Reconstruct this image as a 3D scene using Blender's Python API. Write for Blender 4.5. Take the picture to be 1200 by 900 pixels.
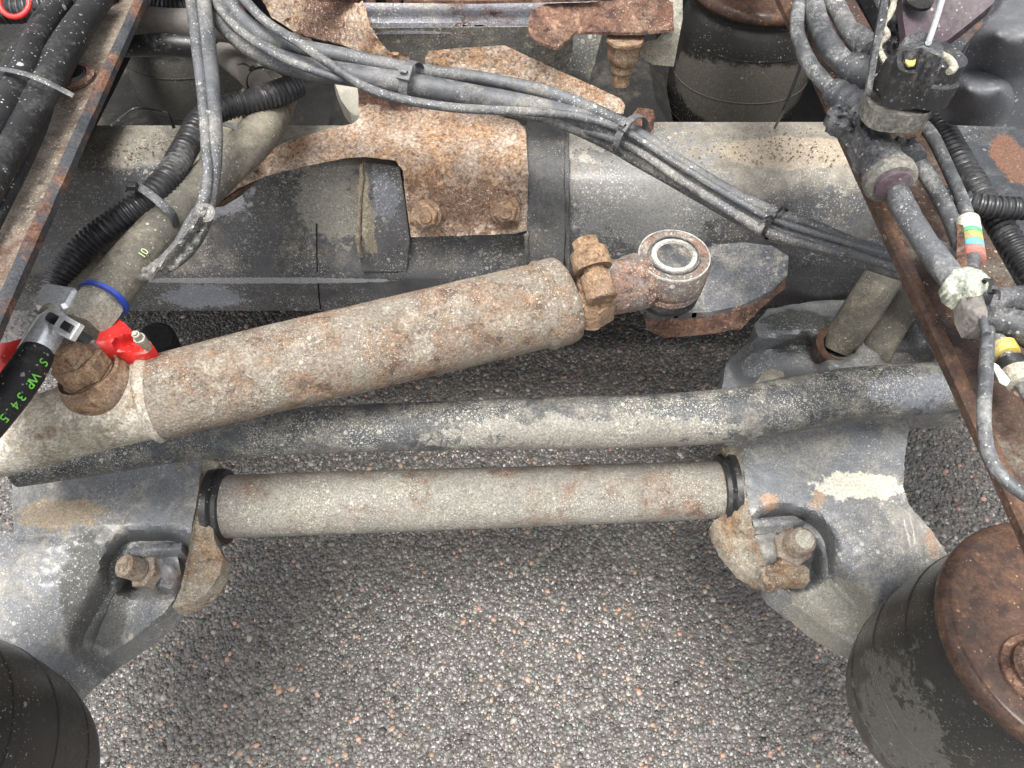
import bpy, math, random
import numpy as np
from mathutils import Vector, Matrix
from mathutils.geometry import delaunay_2d_cdt
R = math.radians
random.seed(4); rng = np.random.default_rng(4)
scn = bpy.context.scene
for o in list(bpy.data.objects): bpy.data.objects.remove(o)
COL = scn.collection

# ---------------------------------------------------------------- camera, sky, sun, exposure
PITCH = 54.7; ZC = 1.48; F = 900.0
cam = bpy.data.cameras.new('camera'); cam.lens = 27; cam.sensor_width = 36; cam.clip_start = .02; cam.clip_end = 500
camo = bpy.data.objects.new('camera', cam); camo.location = (0, 0, ZC); camo.rotation_euler = (R(90-PITCH), 0, 0)
COL.objects.link(camo); scn.camera = camo
w = bpy.data.worlds.new('World'); scn.world = w; w.use_nodes = True
wn = w.node_tree; bg = wn.nodes['Background']; bg.inputs[1].default_value = .15
sk = wn.nodes.new('ShaderNodeTexSky'); sk.sky_type = 'NISHITA'; sk.sun_disc = False
SUN_EL, SUN_AZ = 76, 200
sk.sun_elevation = R(SUN_EL); sk.sun_rotation = R(SUN_AZ); sk.air_density = 1.0; sk.dust_density = 5.0; sk.ozone_density = .6
hs = wn.nodes.new('ShaderNodeHueSaturation'); hs.inputs['Saturation'].default_value = .22
wn.links.new(sk.outputs[0], hs.inputs['Color']); wn.links.new(hs.outputs[0], bg.inputs[0])
sun = bpy.data.lights.new('sun', 'SUN'); sun.energy = 1.9; sun.angle = R(22); sun.color = (1, .97, .92)
suno = bpy.data.objects.new('sun', sun); COL.objects.link(suno)
d = Vector((math.sin(R(SUN_AZ))*math.cos(R(SUN_EL)), math.cos(R(SUN_AZ))*math.cos(R(SUN_EL)), math.sin(R(SUN_EL))))
suno.rotation_euler = d.to_track_quat('Z', 'Y').to_euler(); suno.location = (0, 3, 6)
scn.view_settings.view_transform = 'Standard'; scn.view_settings.look = 'None'; scn.view_settings.gamma = 1
scn.view_settings.exposure = 1.22

# ---------------------------------------------------------------- measuring helpers
S_, C_ = math.sin(R(PITCH)), math.cos(R(PITCH))
def ray(px, py):
    a, b = (px-600)/F, (450-py)/F
    return np.array([a, C_ + b*S_, -S_ + b*C_])
def P(px, py, z):
    """where the sight line through a measured point meets the height z (metres)"""
    r = ray(px, py); t = (z-ZC)/r[2]
    return Vector((r[0]*t, r[1]*t, z))
def dep(p): return p[1]*C_ + (ZC-p[2])*S_
def RAD(px, py, z, rpx): return rpx*dep(P(px, py, z))/F

# ---------------------------------------------------------------- object helpers
def tag(o, label=None, cat=None, group=None, kind=None):
    if label: o['label'] = label
    if cat: o['category'] = cat
    if group: o['group'] = group
    if kind: o['kind'] = kind
    return o
def thing(name, label, cat, loc, group=None):
    o = bpy.data.objects.new(name, None); COL.objects.link(o); o.location = loc; o.empty_display_size = .02
    return tag(o, label, cat, group)
def wloc(o):
    v = Vector((0, 0, 0))
    while o is not None: v += o.location; o = o.parent
    return v
def obj(name, verts, faces, mat, parent=None, angle=35, smooth=True):
    V = np.array([tuple(v) for v in verts], dtype=float)
    base = wloc(parent) if parent else Vector(V.mean(axis=0))
    V -= np.array(base)
    me = bpy.data.meshes.new(name); me.from_pydata(V.tolist(), [], [tuple(f) for f in faces]); me.update()
    me.materials.append(mat)
    if smooth:
        me.polygons.foreach_set('use_smooth', [True]*len(me.polygons))
        me.set_sharp_from_angle(angle=R(angle))
    o = bpy.data.objects.new(name, me); COL.objects.link(o)
    if parent: o.parent = parent
    else: o.location = base
    return o

def spline(pts, step):
    """Catmull-Rom through rows of numbers (first three are xyz)"""
    A = np.array(pts, float)
    if len(A) == 2: A = np.array([A[0], (A[0]+A[1])/2, A[1]])
    A = np.vstack([2*A[0]-A[1], A, 2*A[-1]-A[-2]])
    out = []
    for i in range(1, len(A)-2):
        p0, p1, p2, p3 = A[i-1:i+3]
        n = max(2, int(np.linalg.norm(p2[:3]-p1[:3])/step))
        for k in range(n):
            t = k/n
            out.append(.5*((2*p1)+(-p0+p2)*t+(2*p0-5*p1+4*p2-p3)*t*t+(-p0+3*p1-3*p2+p3)*t**3))
    out.append(A[-2]); return np.array(out)
def sweep(C, rad, seg=16, caps=True, sq=1.0, upv=(0, 0, 1), lump=0, seed=0):
    n = len(C); T = np.gradient(C, axis=0); T /= np.linalg.norm(T, axis=1)[:, None]
    up = np.array(upv, float)
    if abs(T[0]@up) > .95: up = np.array([0., 1., 0.])
    N = np.cross(up, T[0]); N /= np.linalg.norm(N)
    V = []; ang = np.linspace(0, 2*math.pi, seg, endpoint=False); rg = np.random.default_rng(seed)
    ph = rg.uniform(0, 6.28, 6)
    for i in range(n):
        N = N - (N@T[i])*T[i]; N /= np.linalg.norm(N); B = np.cross(T[i], N)
        r = rad[i]
        k = np.ones(seg)
        if lump:
            s = i/max(1, n-1)*40
            k = 1 + lump*(np.sin(ang*2+ph[0]+s*.31)+.7*np.sin(ang*3+ph[1]-s*.57)+.6*np.sin(s*.9+ph[2]+ang)+.4*np.sin(ang*5+s*1.3+ph[3]))
        V.append(C[i] + (np.cos(ang)*r*k)[:, None]*N + (np.sin(ang)*r*sq*k)[:, None]*B)
    V = np.vstack(V); Fc = []
    for i in range(n-1):
        for j in range(seg):
            k = (j+1) % seg
            Fc.append((i*seg+j, i*seg+k, (i+1)*seg+k, (i+1)*seg+j))
    if caps:
        Fc.append(tuple(range(seg-1, -1, -1))); Fc.append(tuple((n-1)*seg+j for j in range(seg)))
    return V, Fc
def tube(name, pts, mat, parent=None, seg=16, step=.008, corr=None, sq=1.0, lump=0, caps=True, upv=(0, 0, 1), angle=40):
    """pts rows: measured x, y, height, half-width in the photo's pixels"""
    rows = []
    for (x, y, z, r) in pts:
        p = P(x, y, z); rows.append((*p, RAD(x, y, z, r)))
    if corr: step = corr[0]/5
    S = spline(rows, step); C = S[:, :3]; rad = S[:, 3].copy()
    if corr:
        s = np.concatenate([[0], np.cumsum(np.linalg.norm(np.diff(C, axis=0), axis=1))])
        rad = rad*(1 + corr[1]*np.clip(np.cos(s/corr[0]*2*math.pi)*1.6, -1, 1))
    V, Fc = sweep(C, rad, seg, caps, sq, upv, lump, seed=int(abs(pts[0][0]*7+pts[0][1])))
    return obj(name, V, Fc, mat, parent, angle)
def lathe(name, c, axis, prof, mat, parent=None, seg=24, angle=30, rot=0, smooth=True, k2=1.0):
    """prof rows: (radius, height along the axis)"""
    q = Vector(axis).normalized().to_track_quat('Z', 'Y'); V = []; Fc = []
    for (r, h) in prof:
        for j in range(seg):
            a = 2*math.pi*j/seg+rot
            V.append(Vector(c) + q @ Vector((r*math.cos(a), r*k2*math.sin(a), h)))
    n = len(prof)
    for i in range(n-1):
        for j in range(seg):
            k = (j+1) % seg; Fc.append((i*seg+j, i*seg+k, (i+1)*seg+k, (i+1)*seg+j))
    Fc.append(tuple(range(seg-1, -1, -1))); Fc.append(tuple((n-1)*seg+j for j in range(seg)))
    return obj(name, V, Fc, mat, parent, angle, smooth)
def hexa(name, c, axis, r, h, mat, parent=None, rot=0.2):
    return lathe(name, c, axis, [(r*.86, 0), (r, h*.12), (r, h*.85), (r*.84, h)], mat, parent, 6, 20, rot)
def box(name, c, sx, sy, sz, mat, parent=None, ax=(1, 0, 0), up=(0, 0, 1), bev=.12):
    """box with chamfered edges: size along ax, across it, along up"""
    X = Vector(ax).normalized(); Z = Vector(up); Z = (Z - Z.dot(X)*X).normalized(); Y = Z.cross(X)
    b = min(sx, sy, sz)*bev; V = []
    for (hz, ins) in ((-sz/2, b), (-sz/2+b, 0), (sz/2-b, 0), (sz/2, b)):
        for (ux, uy) in ((-1, -1), (1, -1), (1, 1), (-1, 1)):
            x, y = ux*(sx/2-ins), uy*(sy/2-ins)
            for (dx, dy) in (((-ux*b, 0), (0, -uy*b)) if ux*uy < 0 else ((0, -uy*b), (-ux*b, 0))):
                V.append(Vector(c)+X*(x+dx)+Y*(y+dy)+Z*hz)
    Fc = []
    for i in range(3):
        for j in range(8):
            k = (j+1) % 8; Fc.append((i*8+j, i*8+k, (i+1)*8+k, (i+1)*8+j))
    Fc.append(tuple(range(7, -1, -1))); Fc.append(tuple(range(24, 32)))
    return obj(name, V, Fc, mat, parent, 20)
def sstep(e0, e1, x):
    t = np.clip((x-e0)/(e1-e0), 0, 1); return t*t*(3-2*t)
def relief(name, outline, ctrl, mat, parent=None, step=6, thick=.01, feats=(), rough=0, holes=(), angle=40, off=None, wob=0):
    """a shaped plate or casting: outline and heights measured in the photo, real thickness below it"""
    rg = np.random.default_rng(len(outline)*31+int(abs(outline[0][0])))
    def ring(ol):
        b = []
        for i in range(len(ol)):
            p, q = np.array(ol[i], float), np.array(ol[(i+1) % len(ol)], float)
            n = max(1, int(np.linalg.norm(q-p)/step))
            for k in range(n):
                v = p+(q-p)*k/n
                if wob: v = v + rg.normal(0, wob, 2)
                b.append(v)
        return b
    B = ring(outline); loops = [list(range(len(B)))]
    for h in holes:
        hb = ring(h); loops.append(list(range(len(B), len(B)+len(hb)))); B += hb
    B = np.array(B)
    def inside(p, poly):
        x, y = p; c = False; n = len(poly)
        for i in range(n):
            x1, y1 = poly[i]; x2, y2 = poly[(i+1) % n]
            if (y1 > y) != (y2 > y) and x < (x2-x1)*(y-y1)/(y2-y1)+x1: c = not c
        return c
    xs = np.arange(B[:, 0].min()+step*.6, B[:, 0].max(), step); ys = np.arange(B[:, 1].min()+step*.6, B[:, 1].max(), step*.87)
    pts = []
    for j, y in enumerate(ys):
        for x in xs+(step/2 if j % 2 else 0):
            if inside((x, y), outline) and not any(inside((x, y), h) for h in holes) and np.min((B[:, 0]-x)**2+(B[:, 1]-y)**2) > (step*.5)**2:
                pts.append((x, y))
    allp = [Vector(p) for p in B]+[Vector(p) for p in pts]
    edges = []
    for lp in loops: edges += [(lp[i], lp[(i+1) % len(lp)]) for i in range(len(lp))]
    vs, es, fs, _, _, _ = delaunay_2d_cdt(allp, edges, [], 0 if not holes else 0, 1e-5)
    V2 = np.array([tuple(v) for v in vs])
    F2 = []
    for f in fs:
        c = V2[list(f)].mean(axis=0)
        if inside(c, [tuple(p) for p in B[loops[0]]]) and not any(inside(c, [tuple(p) for p in B[lp]]) for lp in loops[1:]): F2.append(tuple(f))
    K = np.array(ctrl, float); n = len(K)
    A = np.zeros((n+3, n+3)); D = np.linalg.norm(K[:, None, :2]-K[None, :, :2], axis=2)
    A[:n, :n] = D; A[:n, n] = 1; A[:n, n+1:] = K[:, :2]/500; A[n, :n] = 1; A[n+1:, :n] = (K[:, :2]/500).T
    rhs = np.concatenate([K[:, 2], [0, 0, 0]]); sol = np.linalg.lstsq(A, rhs, rcond=None)[0]
    Dv = np.linalg.norm(V2[:, None]-K[None, :, :2], axis=2)
    Z = Dv@sol[:n] + sol[n] + (V2/500)@sol[n+1:]
    for ft in feats:
        x0, y0, x1, y1, ri, ro, dz = ft
        a = np.array([x0, y0]); b = np.array([x1, y1]); ab = b-a; L = max(1e-6, ab@ab)
        t = np.clip(((V2-a)@ab)/L, 0, 1); dd = np.linalg.norm(V2-(a+t[:, None]*ab), axis=1)
        Z = Z + dz*(1-sstep(ri, ro, dd))
    if rough: Z = Z + rg.normal(0, rough, len(Z))
    top = [P(V2[i, 0], V2[i, 1], Z[i]) for i in range(len(V2))]
    o3 = Vector(off) if off else Vector((0, 0, -thick))
    # orientation: faces should face the camera
    m = len(top); Fo = []
    for f in F2:
        a, b, c = top[f[0]], top[f[1]], top[f[2]]
        nn = (b-a).cross(c-a); view = a-Vector((0, 0, ZC))
        if nn.dot(view) > 0: f = f[::-1]
        Fo.append(f)
    bot = [v+o3 for v in top]; Fb = [tuple(i+m for i in f[::-1]) for f in Fo]
    cnt = {}
    for f in Fo:
        for i in range(len(f)):
            e = (f[i], f[(i+1) % len(f)]); cnt[e] = 1
    sk_ = [(b, a, a+m, b+m) for (a, b) in cnt if (b, a) not in cnt]
    return obj(name, top+bot, Fo+Fb+sk_, mat, parent, angle)
def zip_tie(label, x, y, z, rpx, ang, mat, wpx=5, tail=18, group='cable ties round the cables and hoses', head=True, sqz=1.0):
    """a strap round a bundle: (x, y, z) its middle, ang = direction of the bundle in the picture plane, in degrees"""
    p = P(x, y, z); q = P(x+10*math.cos(R(ang)), y+10*math.sin(R(ang)), z)
    ax = (q-p).normalized(); r = RAD(x, y, z, rpx); wd = RAD(x, y, z, wpx)/2
    t = thing('cable_tie', label, 'cable tie', p, group)
    side = ax.cross(Vector((0, 0, 1))).normalized(); up = side.cross(ax)
    n = 28; V = []; Fc = []
    for i in range(n):
        a = 2*math.pi*i/n; dv = side*math.cos(a)*r+up*math.sin(a)*r*sqz
        nn = dv.normalized()
        for (u, h) in ((-wd, 0), (wd, 0), (wd, .0013), (-wd, .0013)): V.append(p+dv+nn*h+ax*u)
    for i in range(n):
        for j in range(4):
            k = (j+1) % 4; i2 = (i+1) % n; Fc.append((i*4+j, i*4+k, i2*4+k, i2*4+j))
    obj('strap', V, Fc, mat, t, 50)
    if head:
        a = R(55); hp = p+side*math.cos(a)*r*1.0+up*math.sin(a)*r*sqz+up*.003
        box('head', hp, wd*3, wd*3.2, .005, mat, t, ax=ax, up=(side*math.cos(a)+up*math.sin(a)))
        e = hp+side*RAD(x, y, z, tail)+up*.004
        C = spline([(*(hp), 0), (*((hp+e)/2+up*.004), 0), (*e, 0)], .003)[:, :3]
        V, Fc = sweep(C, np.full(len(C), wd*.9), 6, True, .25, upv=tuple(up)); obj('tail', V, Fc, mat, t, 50)
    return t

# ---------------------------------------------------------------- materials
def mat(name, base, base2=None, bscale=9, dust=None, dust_amt=.5, dust_scale=7, up=0.0, rust=None, rust_amt=.4, rust_scale=11,
        speck=None, speck_amt=.08, speck_scale=230, rough=.55, rough_dust=.9, metal=0, bump=.25, fine=420, fine_amt=.5, patches=(), pit=0, coat=0, spec=.5, streak=0):
    m = bpy.data.materials.new(name); m.use_nodes = True; nt = m.node_tree; N = nt.nodes; L = nt.links
    b = N['Principled BSDF']; geo = N.new('ShaderNodeNewGeometry'); pos = geo.outputs['Position']
    seed = sum(ord(c) for c in name) % 37
    def val(x):
        return x
    def math_(op, a, c=None, clamp=False):
        n = N.new('ShaderNodeMath'); n.operation = op; n.use_clamp = clamp
        for i, v in enumerate((a, c)):
            if v is None: continue
            if isinstance(v, (int, float)): n.inputs[i].default_value = v
            else: L.new(v, n.inputs[i])
        return n.outputs[0]
    def noise(sc, det=5, ro=.6, dist=0, w_=0):
        mp = N.new('ShaderNodeMapping'); mp.inputs['Location'].default_value = (seed*.37+w_, seed*.11, w_*1.7)
        L.new(pos, mp.inputs[0])
        if streak: mp.inputs['Scale'].default_value = (1, 1, 1)
        n = N.new('ShaderNodeTexNoise'); n.inputs['Scale'].default_value = sc; n.inputs['Detail'].default_value = det
        n.inputs['Roughness'].default_value = ro; n.inputs['Distortion'].default_value = dist
        L.new(mp.outputs[0], n.inputs[0]); return n.outputs[0]
    def ramp(f, lo, hi):
        n = N.new('ShaderNodeMapRange'); n.interpolation_type = 'SMOOTHSTEP'
        n.inputs['From Min'].default_value = lo; n.inputs['From Max'].default_value = hi
        L.new(f, n.inputs['Value']); return n.outputs[0]
    def mix(f, a, c, mode='MIX'):
        n = N.new('ShaderNodeMix'); n.data_type = 'RGBA'; n.blend_type = mode
        if isinstance(f, (int, float)): n.inputs[0].default_value = f
        else: L.new(f, n.inputs[0])
        for i, v in ((6, a), (7, c)):
            if isinstance(v, tuple): n.inputs[i].default_value = (*v, 1) if len(v) == 3 else v
            else: L.new(v, n.inputs[i])
        return n.outputs[2]
    base2 = base2 or tuple(c*.6 for c in base)
    col = mix(ramp(noise(bscale, 7), .35, .65), base, base2)
    col = mix(ramp(noise(bscale*5, 6, .7, 0, 3), .42, .68), col, tuple((a+c)*.62 for a, c in zip(base, base2)))
    fn = noise(fine, 4, .7, 0, 7)
    hts = math_('MULTIPLY', fn, .5)
    rgh = rough
    if rust:
        r1, r2, r3 = rust
        rm = ramp(noise(rust_scale, 9, .68, .4, 5), 1-rust_amt-.06, 1-rust_amt+.06) if rust_amt < 1 else 1.0
        rn = noise(rust_scale*3.2, 8, .72, .2, 9)
        rc = mix(ramp(rn, .38, .52), r1, r2); rc = mix(ramp(rn, .52, .68), rc, r3)
        col = mix(rm, col, rc)
        if not isinstance(rm, float): hts = math_('ADD', hts, math_('MULTIPLY', rm, .35)); rgh = math_('ADD', math_('MULTIPLY', rm, .9-rough), rough)
        hts = math_('ADD', hts, math_('MULTIPLY', rn, 1.0))
    if dust:
        f = noise(dust_scale, 9, .7, .3, 1)
        f = math_('ADD', f, math_('MULTIPLY', math_('SUBTRACT', noise(dust_scale*14, 5, .75, 0, 2), .5), .55))
        if up:
            sp = N.new('ShaderNodeSeparateXYZ'); L.new(geo.outputs['Normal'], sp.inputs[0])
            f = math_('ADD', f, math_('MULTIPLY', math_('MAXIMUM', sp.outputs[2], 0.0), up))
        dm = ramp(f, 1-dust_amt-.13+(up*.4), 1-dust_amt+.13+(up*.4))
        dc = mix(ramp(noise(dust_scale*6, 5, .6, 0, 4), .3, .7), dust, tuple(c*.62 for c in dust))
        col = mix(math_('MULTIPLY', dm, .88), col, dc)
        rgh = math_('ADD', math_('MULTIPLY', dm, rough_dust-rough), rgh) if not isinstance(rgh, float) else math_('ADD', math_('MULTIPLY', dm, rough_dust-rough), rough)
        hts = math_('ADD', hts, math_('MULTIPLY', dm, .25))
    for (c, rx, ry, rz, pc, edge) in patches:
        s = N.new('ShaderNodeVectorMath'); s.operation = 'SUBTRACT'; L.new(pos, s.inputs[0]); s.inputs[1].default_value = tuple(c)
        s2 = N.new('ShaderNodeVectorMath'); s2.operation = 'MULTIPLY'; L.new(s.outputs[0], s2.inputs[0]); s2.inputs[1].default_value = (1/rx, 1/ry, 1/rz)
        ln = N.new('ShaderNodeVectorMath'); ln.operation = 'LENGTH'; L.new(s2.outputs[0], ln.inputs[0])
        q = math_('ADD', ln.outputs['Value'], math_('MULTIPLY', math_('SUBTRACT', noise(48, 7, .75, .3, c[0]*9), .5), edge*2.4))
        pm = math_('SUBTRACT', 1.0, ramp(q, .85, 1.0)); n2 = noise(260, 3, .7, 0, 6)
        pcol = mix(ramp(n2, .3, .7), pc, tuple(v*.7 for v in pc)); col = mix(math_('MULTIPLY', pm, .9), col, pcol)
    if speck:
        tot = None
        for (sc, th, am) in ((speck_scale, .30, speck_amt), (speck_scale*.42, .24, speck_amt*.7), (speck_scale*2.1, .38, speck_amt*1.8)):
            v = N.new('ShaderNodeTexVoronoi'); v.inputs['Scale'].default_value = sc; L.new(pos, v.inputs[0])
            sr = N.new('ShaderNodeSeparateColor'); L.new(v.outputs['Color'], sr.inputs[0])
            nd = math_('ADD', v.outputs['Distance'], math_('MULTIPLY', math_('SUBTRACT', fn, .5), .5))
            mk = math_('MULTIPLY', math_('LESS_THAN', nd, math_('MULTIPLY', sr.outputs[1], th*1.45)), math_('LESS_THAN', sr.outputs[0], am*1.0))
            tot = mk if tot is None else math_('MAXIMUM', tot, mk)
        tot = math_('MULTIPLY', tot, ramp(noise(14, 3, .5, 0, 8), .35, .6))
        col = mix(math_('MULTIPLY', tot, .6), col, speck); hts = math_('ADD', hts, math_('MULTIPLY', tot, .5))
    g = N.new('ShaderNodeMapRange'); g.inputs['To Min'].default_value = 1-fine_amt; g.inputs['To Max'].default_value = 1+fine_amt
    g.inputs['From Min'].default_value = .3; g.inputs['From Max'].default_value = .7; L.new(fn, g.inputs['Value'])
    vm = N.new('ShaderNodeVectorMath'); vm.operation = 'SCALE'; L.new(col, vm.inputs[0]); L.new(g.outputs[0], vm.inputs['Scale'])
    L.new(vm.outputs[0], b.inputs['Base Color'])
    if isinstance(rgh, float): b.inputs['Roughness'].default_value = rgh
    else: L.new(rgh, b.inputs['Roughness'])
    b.inputs['Metallic'].default_value = metal; b.inputs['Specular IOR Level'].default_value = spec
    if coat: b.inputs['Coat Weight'].default_value = coat; b.inputs['Coat Roughness'].default_value = .22
    bp = N.new('ShaderNodeBump'); bp.inputs['Strength'].default_value = min(1, bump*1.6); bp.inputs['Distance'].default_value = .0035
    L.new(hts, bp.inputs['Height']); L.new(bp.outputs[0], b.inputs['Normal'])
    return m
def patch(x, y, z, rx, ry, col, edge=.5, v=False):
    p = P(x, y, z); k = dep(p)/F
    if v: return (p, rx*k, ry*k*3, ry*k*1.35, col, edge)
    return (p, rx*k, ry*k*1.3, max(rx, ry)*k*1.6, col, edge)
RUST = ((.05, .026, .02), (.14, .075, .05), (.3, .18, .12))
RUSTL = ((.17, .09, .05), (.38, .225, .125), (.56, .42, .28))
TAN = (.36, .31, .24); GREY = (.34, .33, .31); PALE = (.52, .5, .45)
M = {}
M['axle'] = mat('axle_paint', (.095, .096, .1), (.045, .045, .047), 8, dust=(.27, .245, .2), dust_amt=.42, dust_scale=9, up=.6, speck=PALE, speck_amt=.3, coat=.3, rough=.38, rough_dust=.85, bump=.22, fine_amt=.35, streak=0,
    patches=[patch(240, 345, .51, 50, 16, (.25, .27, .31), .9, True), patch(250, 235, .69, 45, 22, (.4, .41, .44), .9, True), patch(390, 235, .68, 50, 40, (.27, .26, .22), 1.2, True), patch(700, 175, .735, 55, 25, (.42, .4, .35)), patch(455, 215, .7, 22, 20, (.17, .18, .2), .8, True), patch(760, 235, .71, 100, 45, (.2, .2, .195), 1.2, True),
             patch(430, 238, .69, 8, 48, (.3, .26, .18), .9, True), patch(60, 335, .54, 70, 14, (.03, .03, .03), .8, True), patch(930, 175, .745, 95, 22, (.38, .32, .24), .4), patch(300, 329, .553, 170, 4.5, (.42, .43, .45), .35, True)])  # ridge highlight and bluish wet sheen are painted in by patches
M['axle_band'] = mat('axle_band', (.085, .085, .085), (.05, .05, .05), 14, dust=(.25, .22, .18), dust_amt=.36, dust_scale=14, speck=PALE, speck_amt=.07, rough=.6)
M['rust_pale'] = mat('pale_rust', (.28, .17, .1), (.38, .26, .165), 10, rust=RUSTL, rust_amt=.62, rust_scale=34, dust=(.58, .47, .38), dust_amt=.5, dust_scale=26, speck=(.66, .58, .5), speck_amt=.35, rough=.85, bump=.9, fine=230, fine_amt=.65, patches=[patch(545, 238, .705, 85, 24, (.25, .15, .1), 1.5, True), patch(545, 118, .79, 110, 10, (.18, .11, .08), 1.3), patch(360, 25, .92, 60, 22, (.2, .11, .075), 1.2)])
M['rust'] = mat('deep_rust', (.12, .05, .03), (.07, .035, .022), 10, rust=RUST, rust_amt=.6, rust_scale=18, dust=(.34, .24, .17), dust_amt=.36, dust_scale=26, speck=(.5, .4, .32), speck_amt=.1, rough=.8, bump=.6, fine=300)
M['rust_wet'] = mat('wet_rust', (.085, .035, .019), (.05, .023, .015), 8, rust=((.035, .019, .013), (.075, .037, .021), (.14, .072, .037)), rust_amt=.6, rust_scale=20, speck=(.5, .32, .2), speck_amt=.03, rough=.34, bump=.4, fine=260, fine_amt=.35, coat=.4)
M['barrel'] = mat('barrel_rust', (.235, .195, .15), (.16, .135, .105), 12, rust=((.085, .052, .034), (.21, .135, .088), (.34, .235, .16)), rust_amt=.52, rust_scale=15, dust=(.37, .335, .275), dust_amt=.47, dust_scale=30, speck=(.62, .58, .5), speck_amt=.3, speck_scale=300, rough=.7, bump=.75, fine=350)
M['barrel_pale'] = mat('barrel_pale', (.34, .295, .225), (.22, .19, .14), 12, rust=((.09, .05, .03), (.18, .12, .08), (.3, .22, .16)), rust_amt=.43, rust_scale=13, dust=(.62, .58, .5), dust_amt=.5, dust_scale=10, speck=(.7, .67, .6), speck_amt=.2, rough=.85, bump=.4, fine=350)
M['bar'] = mat('bar_black_dusty', (.06, .065, .072), (.03, .032, .035), 12, dust=(.25, .235, .2), dust_amt=.46, dust_scale=34, speck=(.6, .58, .5), speck_amt=.5, speck_scale=280, rough=.42, bump=.35, fine=330,
    patches=[patch(1060, 470, .68, 60, 14, (.17, .18, .2), .9), patch(700, 525, .64, 190, 12, (.25, .235, .2), 1.8)])
M['tube'] = mat('tube_grey_rust', (.22, .205, .18), (.14, .13, .115), 12, rust=((.08, .05, .035), (.16, .1, .07), (.28, .19, .13)), rust_amt=.44, rust_scale=12, dust=(.28, .262, .22), dust_amt=.5, dust_scale=26, speck=(.6, .58, .5), speck_amt=.25, speck_scale=300, rough=.75, bump=.35, fine=380)
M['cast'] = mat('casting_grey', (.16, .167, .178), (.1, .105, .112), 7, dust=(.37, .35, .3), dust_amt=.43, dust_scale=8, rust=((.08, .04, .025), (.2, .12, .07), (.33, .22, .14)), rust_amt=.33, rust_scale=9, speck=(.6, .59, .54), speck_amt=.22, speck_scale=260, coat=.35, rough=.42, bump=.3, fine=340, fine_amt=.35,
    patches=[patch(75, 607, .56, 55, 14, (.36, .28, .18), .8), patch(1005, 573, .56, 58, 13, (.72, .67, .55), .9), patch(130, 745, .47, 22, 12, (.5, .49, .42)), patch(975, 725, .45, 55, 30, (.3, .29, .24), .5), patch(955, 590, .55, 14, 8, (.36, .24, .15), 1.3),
             patch(900, 590, .55, 12, 7, (.42, .27, .17), 1.3), patch(1085, 640, .54, 12, 14, (.36, .25, .18), 1.2), patch(110, 700, .5, 26, 60, (.09, .09, .085), .4), patch(940, 655, .5, 14, 10, (.07, .06, .05)), patch(925, 405, .47, 50, 25, (.06, .062, .06), .4)])  # near-black patches paint shade into the casting pockets
M['cast_tan'] = mat('casting_edge', (.22, .18, .13), (.14, .12, .1), 10, rust=((.08, .045, .03), (.19, .12, .07), (.32, .22, .13)), rust_amt=.5, rust_scale=16, dust=(.4, .36, .28), dust_amt=.46, dust_scale=14, speck=PALE, speck_amt=.12, rough=.7, bump=.35)
M['lug'] = mat('lug_grey', (.12, .125, .14), (.07, .073, .08), 12, rust=((.1, .05, .035), (.22, .12, .08), (.36, .23, .15)), rust_amt=.38, rust_scale=14, dust=(.46, .43, .37), dust_amt=.42, dust_scale=20, speck=PALE, speck_amt=.2, rough=.4, bump=.35, coat=.3)
M['cross'] = mat('crossmember_paint', (.2, .2, .225), (.12, .125, .14), 12, dust=(.4, .38, .32), dust_amt=.42, dust_scale=12, rust=RUST, rust_amt=.42, rust_scale=9, speck=(.7, .68, .62), speck_amt=.3, rough=.5, bump=.3)
M['cross_dark'] = mat('crossmember_face', (.12, .125, .12), (.07, .072, .07), 12, dust=(.3, .28, .22), dust_amt=.45, dust_scale=14, speck=(.6, .6, .5), speck_amt=.18, rough=.6, bump=.3)
M['flange'] = mat('rail_dusty', (.085, .065, .05), (.05, .04, .032), 6, rust=((.045, .022, .015), (.075, .035, .022), (.11, .06, .04)), rust_amt=.4, rust_scale=7, dust=(.25, .21, .16), dust_amt=.52, dust_scale=7, speck=(.5, .42, .33), speck_amt=.1, rough=.6, bump=.25)
M['flange_rust'] = mat('rail_rust', (.045, .03, .023), (.028, .019, .016), 6, rust=((.025, .014, .011), (.05, .027, .018), (.09, .048, .03)), rust_amt=.62, rust_scale=9, dust=(.15, .135, .11), dust_amt=.4, dust_scale=8, speck=(.5, .34, .24), speck_amt=.08, rough=.5, bump=.35)
M['rail_lip'] = mat('rail_lip', (.06, .063, .068), (.03, .032, .035), 12, rust=RUST, rust_amt=.47, rust_scale=16, rough=.7, spec=.25, bump=.2)
M['rubber'] = mat('bag_rubber', (.028, .027, .025), (.018, .017, .016), 5, dust=(.1, .096, .085), dust_amt=.33, dust_scale=4, speck=(.4, .38, .33), speck_amt=.05, speck_scale=330, rough=.27, rough_dust=.55, bump=.12, fine_amt=.15,
    patches=[patch(1070, 850, .58, 55, 60, (.12, .116, .1), 1.4), patch(1020, 800, .62, 25, 70, (.1, .097, .085), 1.4), patch(870, 118, .68, 110, 34, (.13, .12, .1), .25, True), patch(215, 118, .7, 110, 32, (.1, .096, .085), .2, True)])
M['black'] = mat('black_plastic', (.02, .02, .021), (.012, .012, .013), 10, dust=(.17, .16, .15), dust_amt=.34, dust_scale=14, speck=(.4, .4, .38), speck_amt=.04, rough=.38, bump=.1, fine_amt=.2)
M['conduit'] = mat('conduit_plastic', (.03, .03, .032), (.018, .018, .019), 10, dust=(.16, .155, .15), dust_amt=.36, dust_scale=14, rough=.36, bump=.05, fine_amt=.15)
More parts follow.
